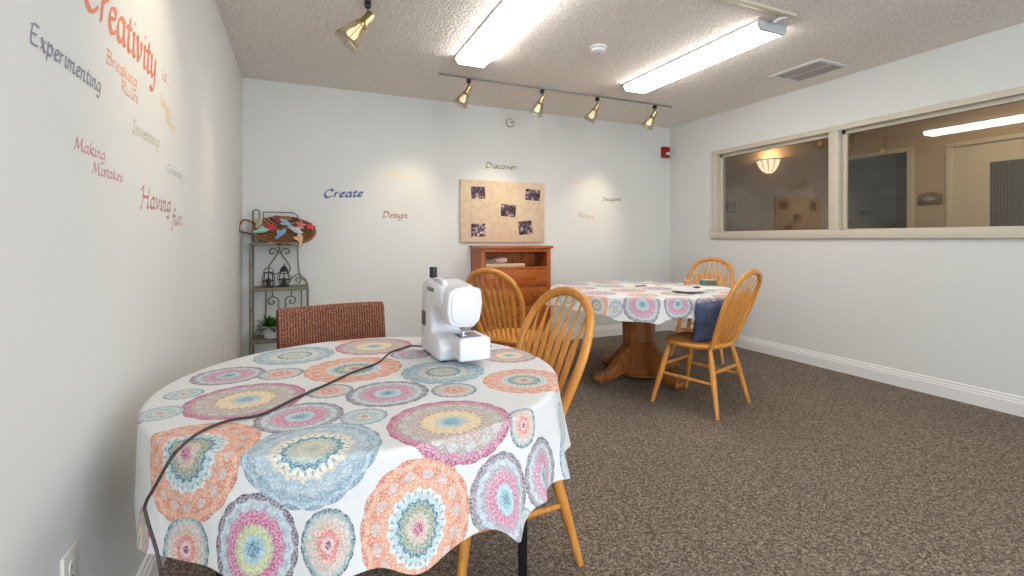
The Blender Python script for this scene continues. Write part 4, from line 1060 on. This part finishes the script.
# ------------------------------------------------------------------ corridor things
q = thing('wall_sconce', 'lit half bowl glass wall sconce in the corridor', 'wall sconce', (XC, 4.56, 2.06))
MB().box((-.016, -.05, .04), (0, .05, .17), .004).build('back_plate', M_brass, q, 30)
sg = NT('lit_ribbed_glass'); sx_ = sg.n('ShaderNodeSeparateXYZ'); sg.l(sg.obj(), sx_.inputs[0])
sa_ = sg.math('ABSOLUTE', sg.math('SINE', sg.math('MULTIPLY', sg.math('ARCTAN2', sx_.outputs[1], sg.math('MULTIPLY', sx_.outputs[0], -1.0)), 6.0)))
sg.bsdf(lin((236, 214, 176)), .4, emit=sg.ramp(sa_, [(.1, lin((170, 126, 78))), (.6, lin((255, 240, 212)))]), estr=1.7)
MB().lathe([(.03, -.02), (.085, .01), (.135, .075), (.165, .16)], 24, RZ(PI/2), 0, PI).build('glass_bowl', sg.m, q, 60)
MB().tube([(.168*math.cos(a), .168*math.sin(a), .16) for a in [PI/2+PI*k/20 for k in range(21)]], .008, 8).build('rim', M_brass, q)
MB().lathe([(0, -.03), (.012, -.02), (.022, -.005), (.03, .004), (0, .006)], 16, T(-.012, 0, 0)).build('finial', M_brass, q)
pl = bpy.data.lights.new('sconce_lamp', 'POINT'); pl.energy = 6; pl.color = (1, .72, .42); pl.shadow_soft_size = .04
po = bpy.data.objects.new('sconce_lamp', pl); COL.objects.link(po); po.location = (XC-.10, 4.56, 2.24)
M_sign = mat_plain('brown_sign', (112, 92, 72), .5, vary=.05)
q = thing('room_sign', 'small brown arched room sign between the corridor doors', 'sign', (XC, 2.742, 1.555))
ar = [(-.105, -.055), (.105, -.055), (.105, .035)] + [(.105*math.cos(a), .035+.035*math.sin(a)) for a in [PI*k/10 for k in range(1, 10)]] + [(-.105, .035)]
MB().prism(ar, 'x', -.012, 0, .002).build('plate', M_sign, q, 30)
sm = MB(); word_mesh(sm, 'Office', .10, -.05, -.008, 0, .018, .006)
sm.xf(Matrix(((0, 0, -1, -.0128), (-1, 0, 0, 0), (0, 1, 0, 0), (0, 0, 0, 1)))); sm.build('lettering', M_paper, q, 0)
q = thing('framed_picture', 'small dark framed picture on the far corridor wall', 'picture', (XC, 5.18, 1.625))
MB().box((-.02, -.085, -.085), (0, .085, .085), .004).build('frame', mat_plain('dark_frame', (58, 46, 36), .5), q, 30)
MB().box((-.0215, -.06, -.06), (-.0202, .06, .06)).build('print', mat_plain('sepia_print', (120, 100, 76), .6, vary=.4, scale=20), q, 0)
def mag_mat():
    t = NT('magazine_edges'); o = t.obj(); n = t.noise(t.mapv(o, (1, 40, 120)), 1.2, 2)
    t.bsdf(t.ramp(n, [(.35, lin((150, 70, 60))), (.45, lin((90, 96, 110))), (.55, lin((214, 208, 198))), (.7, lin((232, 228, 220)))]), .6); return t.m
M_mag = mag_mat()
def mag(y, z, rot, lab):
    o = MB().box((-.05, -.14, 0), (.05, .14, .009), .001).build('magazine', M_mag, smooth=30, loc=(XR+.148, y, z)); o.rotation_euler.z = R(rot)
    return tag(o, lab, 'magazine', 'magazines on the corridor ledge')
struct(box_obj('trim_1', (XR+WT, OY0, 1.19), (XR+WT+.12, OY1, 1.222), M_cream), 'ledge on the corridor side of the interior window')
mag(2.46, 1.2222, 2, 'magazine on the corridor ledge behind the glass, bottom of the pair')
mag(2.45, 1.2314, -2, 'magazine on the corridor ledge behind the glass, top of the pair')

# ------------------------------------------------------------------ light
def area(name, loc, rot, sx, sy, e, col):
    a = bpy.data.lights.new(name, 'AREA'); a.shape = 'RECTANGLE'; a.size = sx; a.size_y = sy; a.energy = e; a.color = col
    o = bpy.data.objects.new(name, a); COL.objects.link(o); o.location = loc; o.rotation_euler = rot; return o
area('assumed_daylight', ((NX0+NX1)/2, YN-.14, (NZ0+NZ1)/2), (R(-90), 0, R(180)), NX1-NX0, NZ1-NZ0, 135, (.78, .88, 1.0)).rotation_euler = (R(90), 0, 0)  # lamp added outside the assumed rear window to bring in daylight
area('added_ceiling_fill', (1.6, -1.1, 1.5), (R(180), 0, 0), .6, .6, 34, (1, .98, .97))  # unseen fill lamp added behind the camera, aimed up to brighten the ceiling
area('added_corridor_fill', (5.0, 1.9, H-.02), (0, 0, 0), .3, 1.0, 19, (1, .89, .74))  # unseen lamp with no fixture, added to brighten the corridor
wd = bpy.data.worlds.new('world'); S.world = wd; wd.use_nodes = True
nt = wd.node_tree; nt.nodes.clear()
sky = nt.nodes.new('ShaderNodeTexSky'); sky.sky_type = 'HOSEK_WILKIE'; sky.sun_direction = (.3, .5, .6)
bg = nt.nodes.new('ShaderNodeBackground'); bg.inputs[1].default_value = .6
ow = nt.nodes.new('ShaderNodeOutputWorld'); nt.links.new(sky.outputs[0], bg.inputs[0]); nt.links.new(bg.outputs[0], ow.inputs[0])

# ------------------------------------------------------------------ camera (level, with vertical shift)
cam = bpy.data.cameras.new('camera'); co = bpy.data.objects.new('camera', cam); COL.objects.link(co)
cam.sensor_fit = 'HORIZONTAL'; cam.sensor_width = 36; cam.lens = 480/1024*36
cam.shift_y = -(288-239)/1024
cam.clip_start = .02
co.location = (0, 0, EYE); co.rotation_euler = (R(90), 0, R(-23.83))
S.camera = co
S.view_settings.view_transform = 'Standard'
S.view_settings.look = 'None'
S.view_settings.exposure = 0.03
S.cycles.use_denoising = True
S.cycles.max_bounces = 10; S.cycles.diffuse_bounces = 6; S.cycles.transparent_max_bounces = 12
S.cycles.sample_clamp_indirect = 6
S.cycles.caustics_reflective = False; S.cycles.caustics_refractive = False
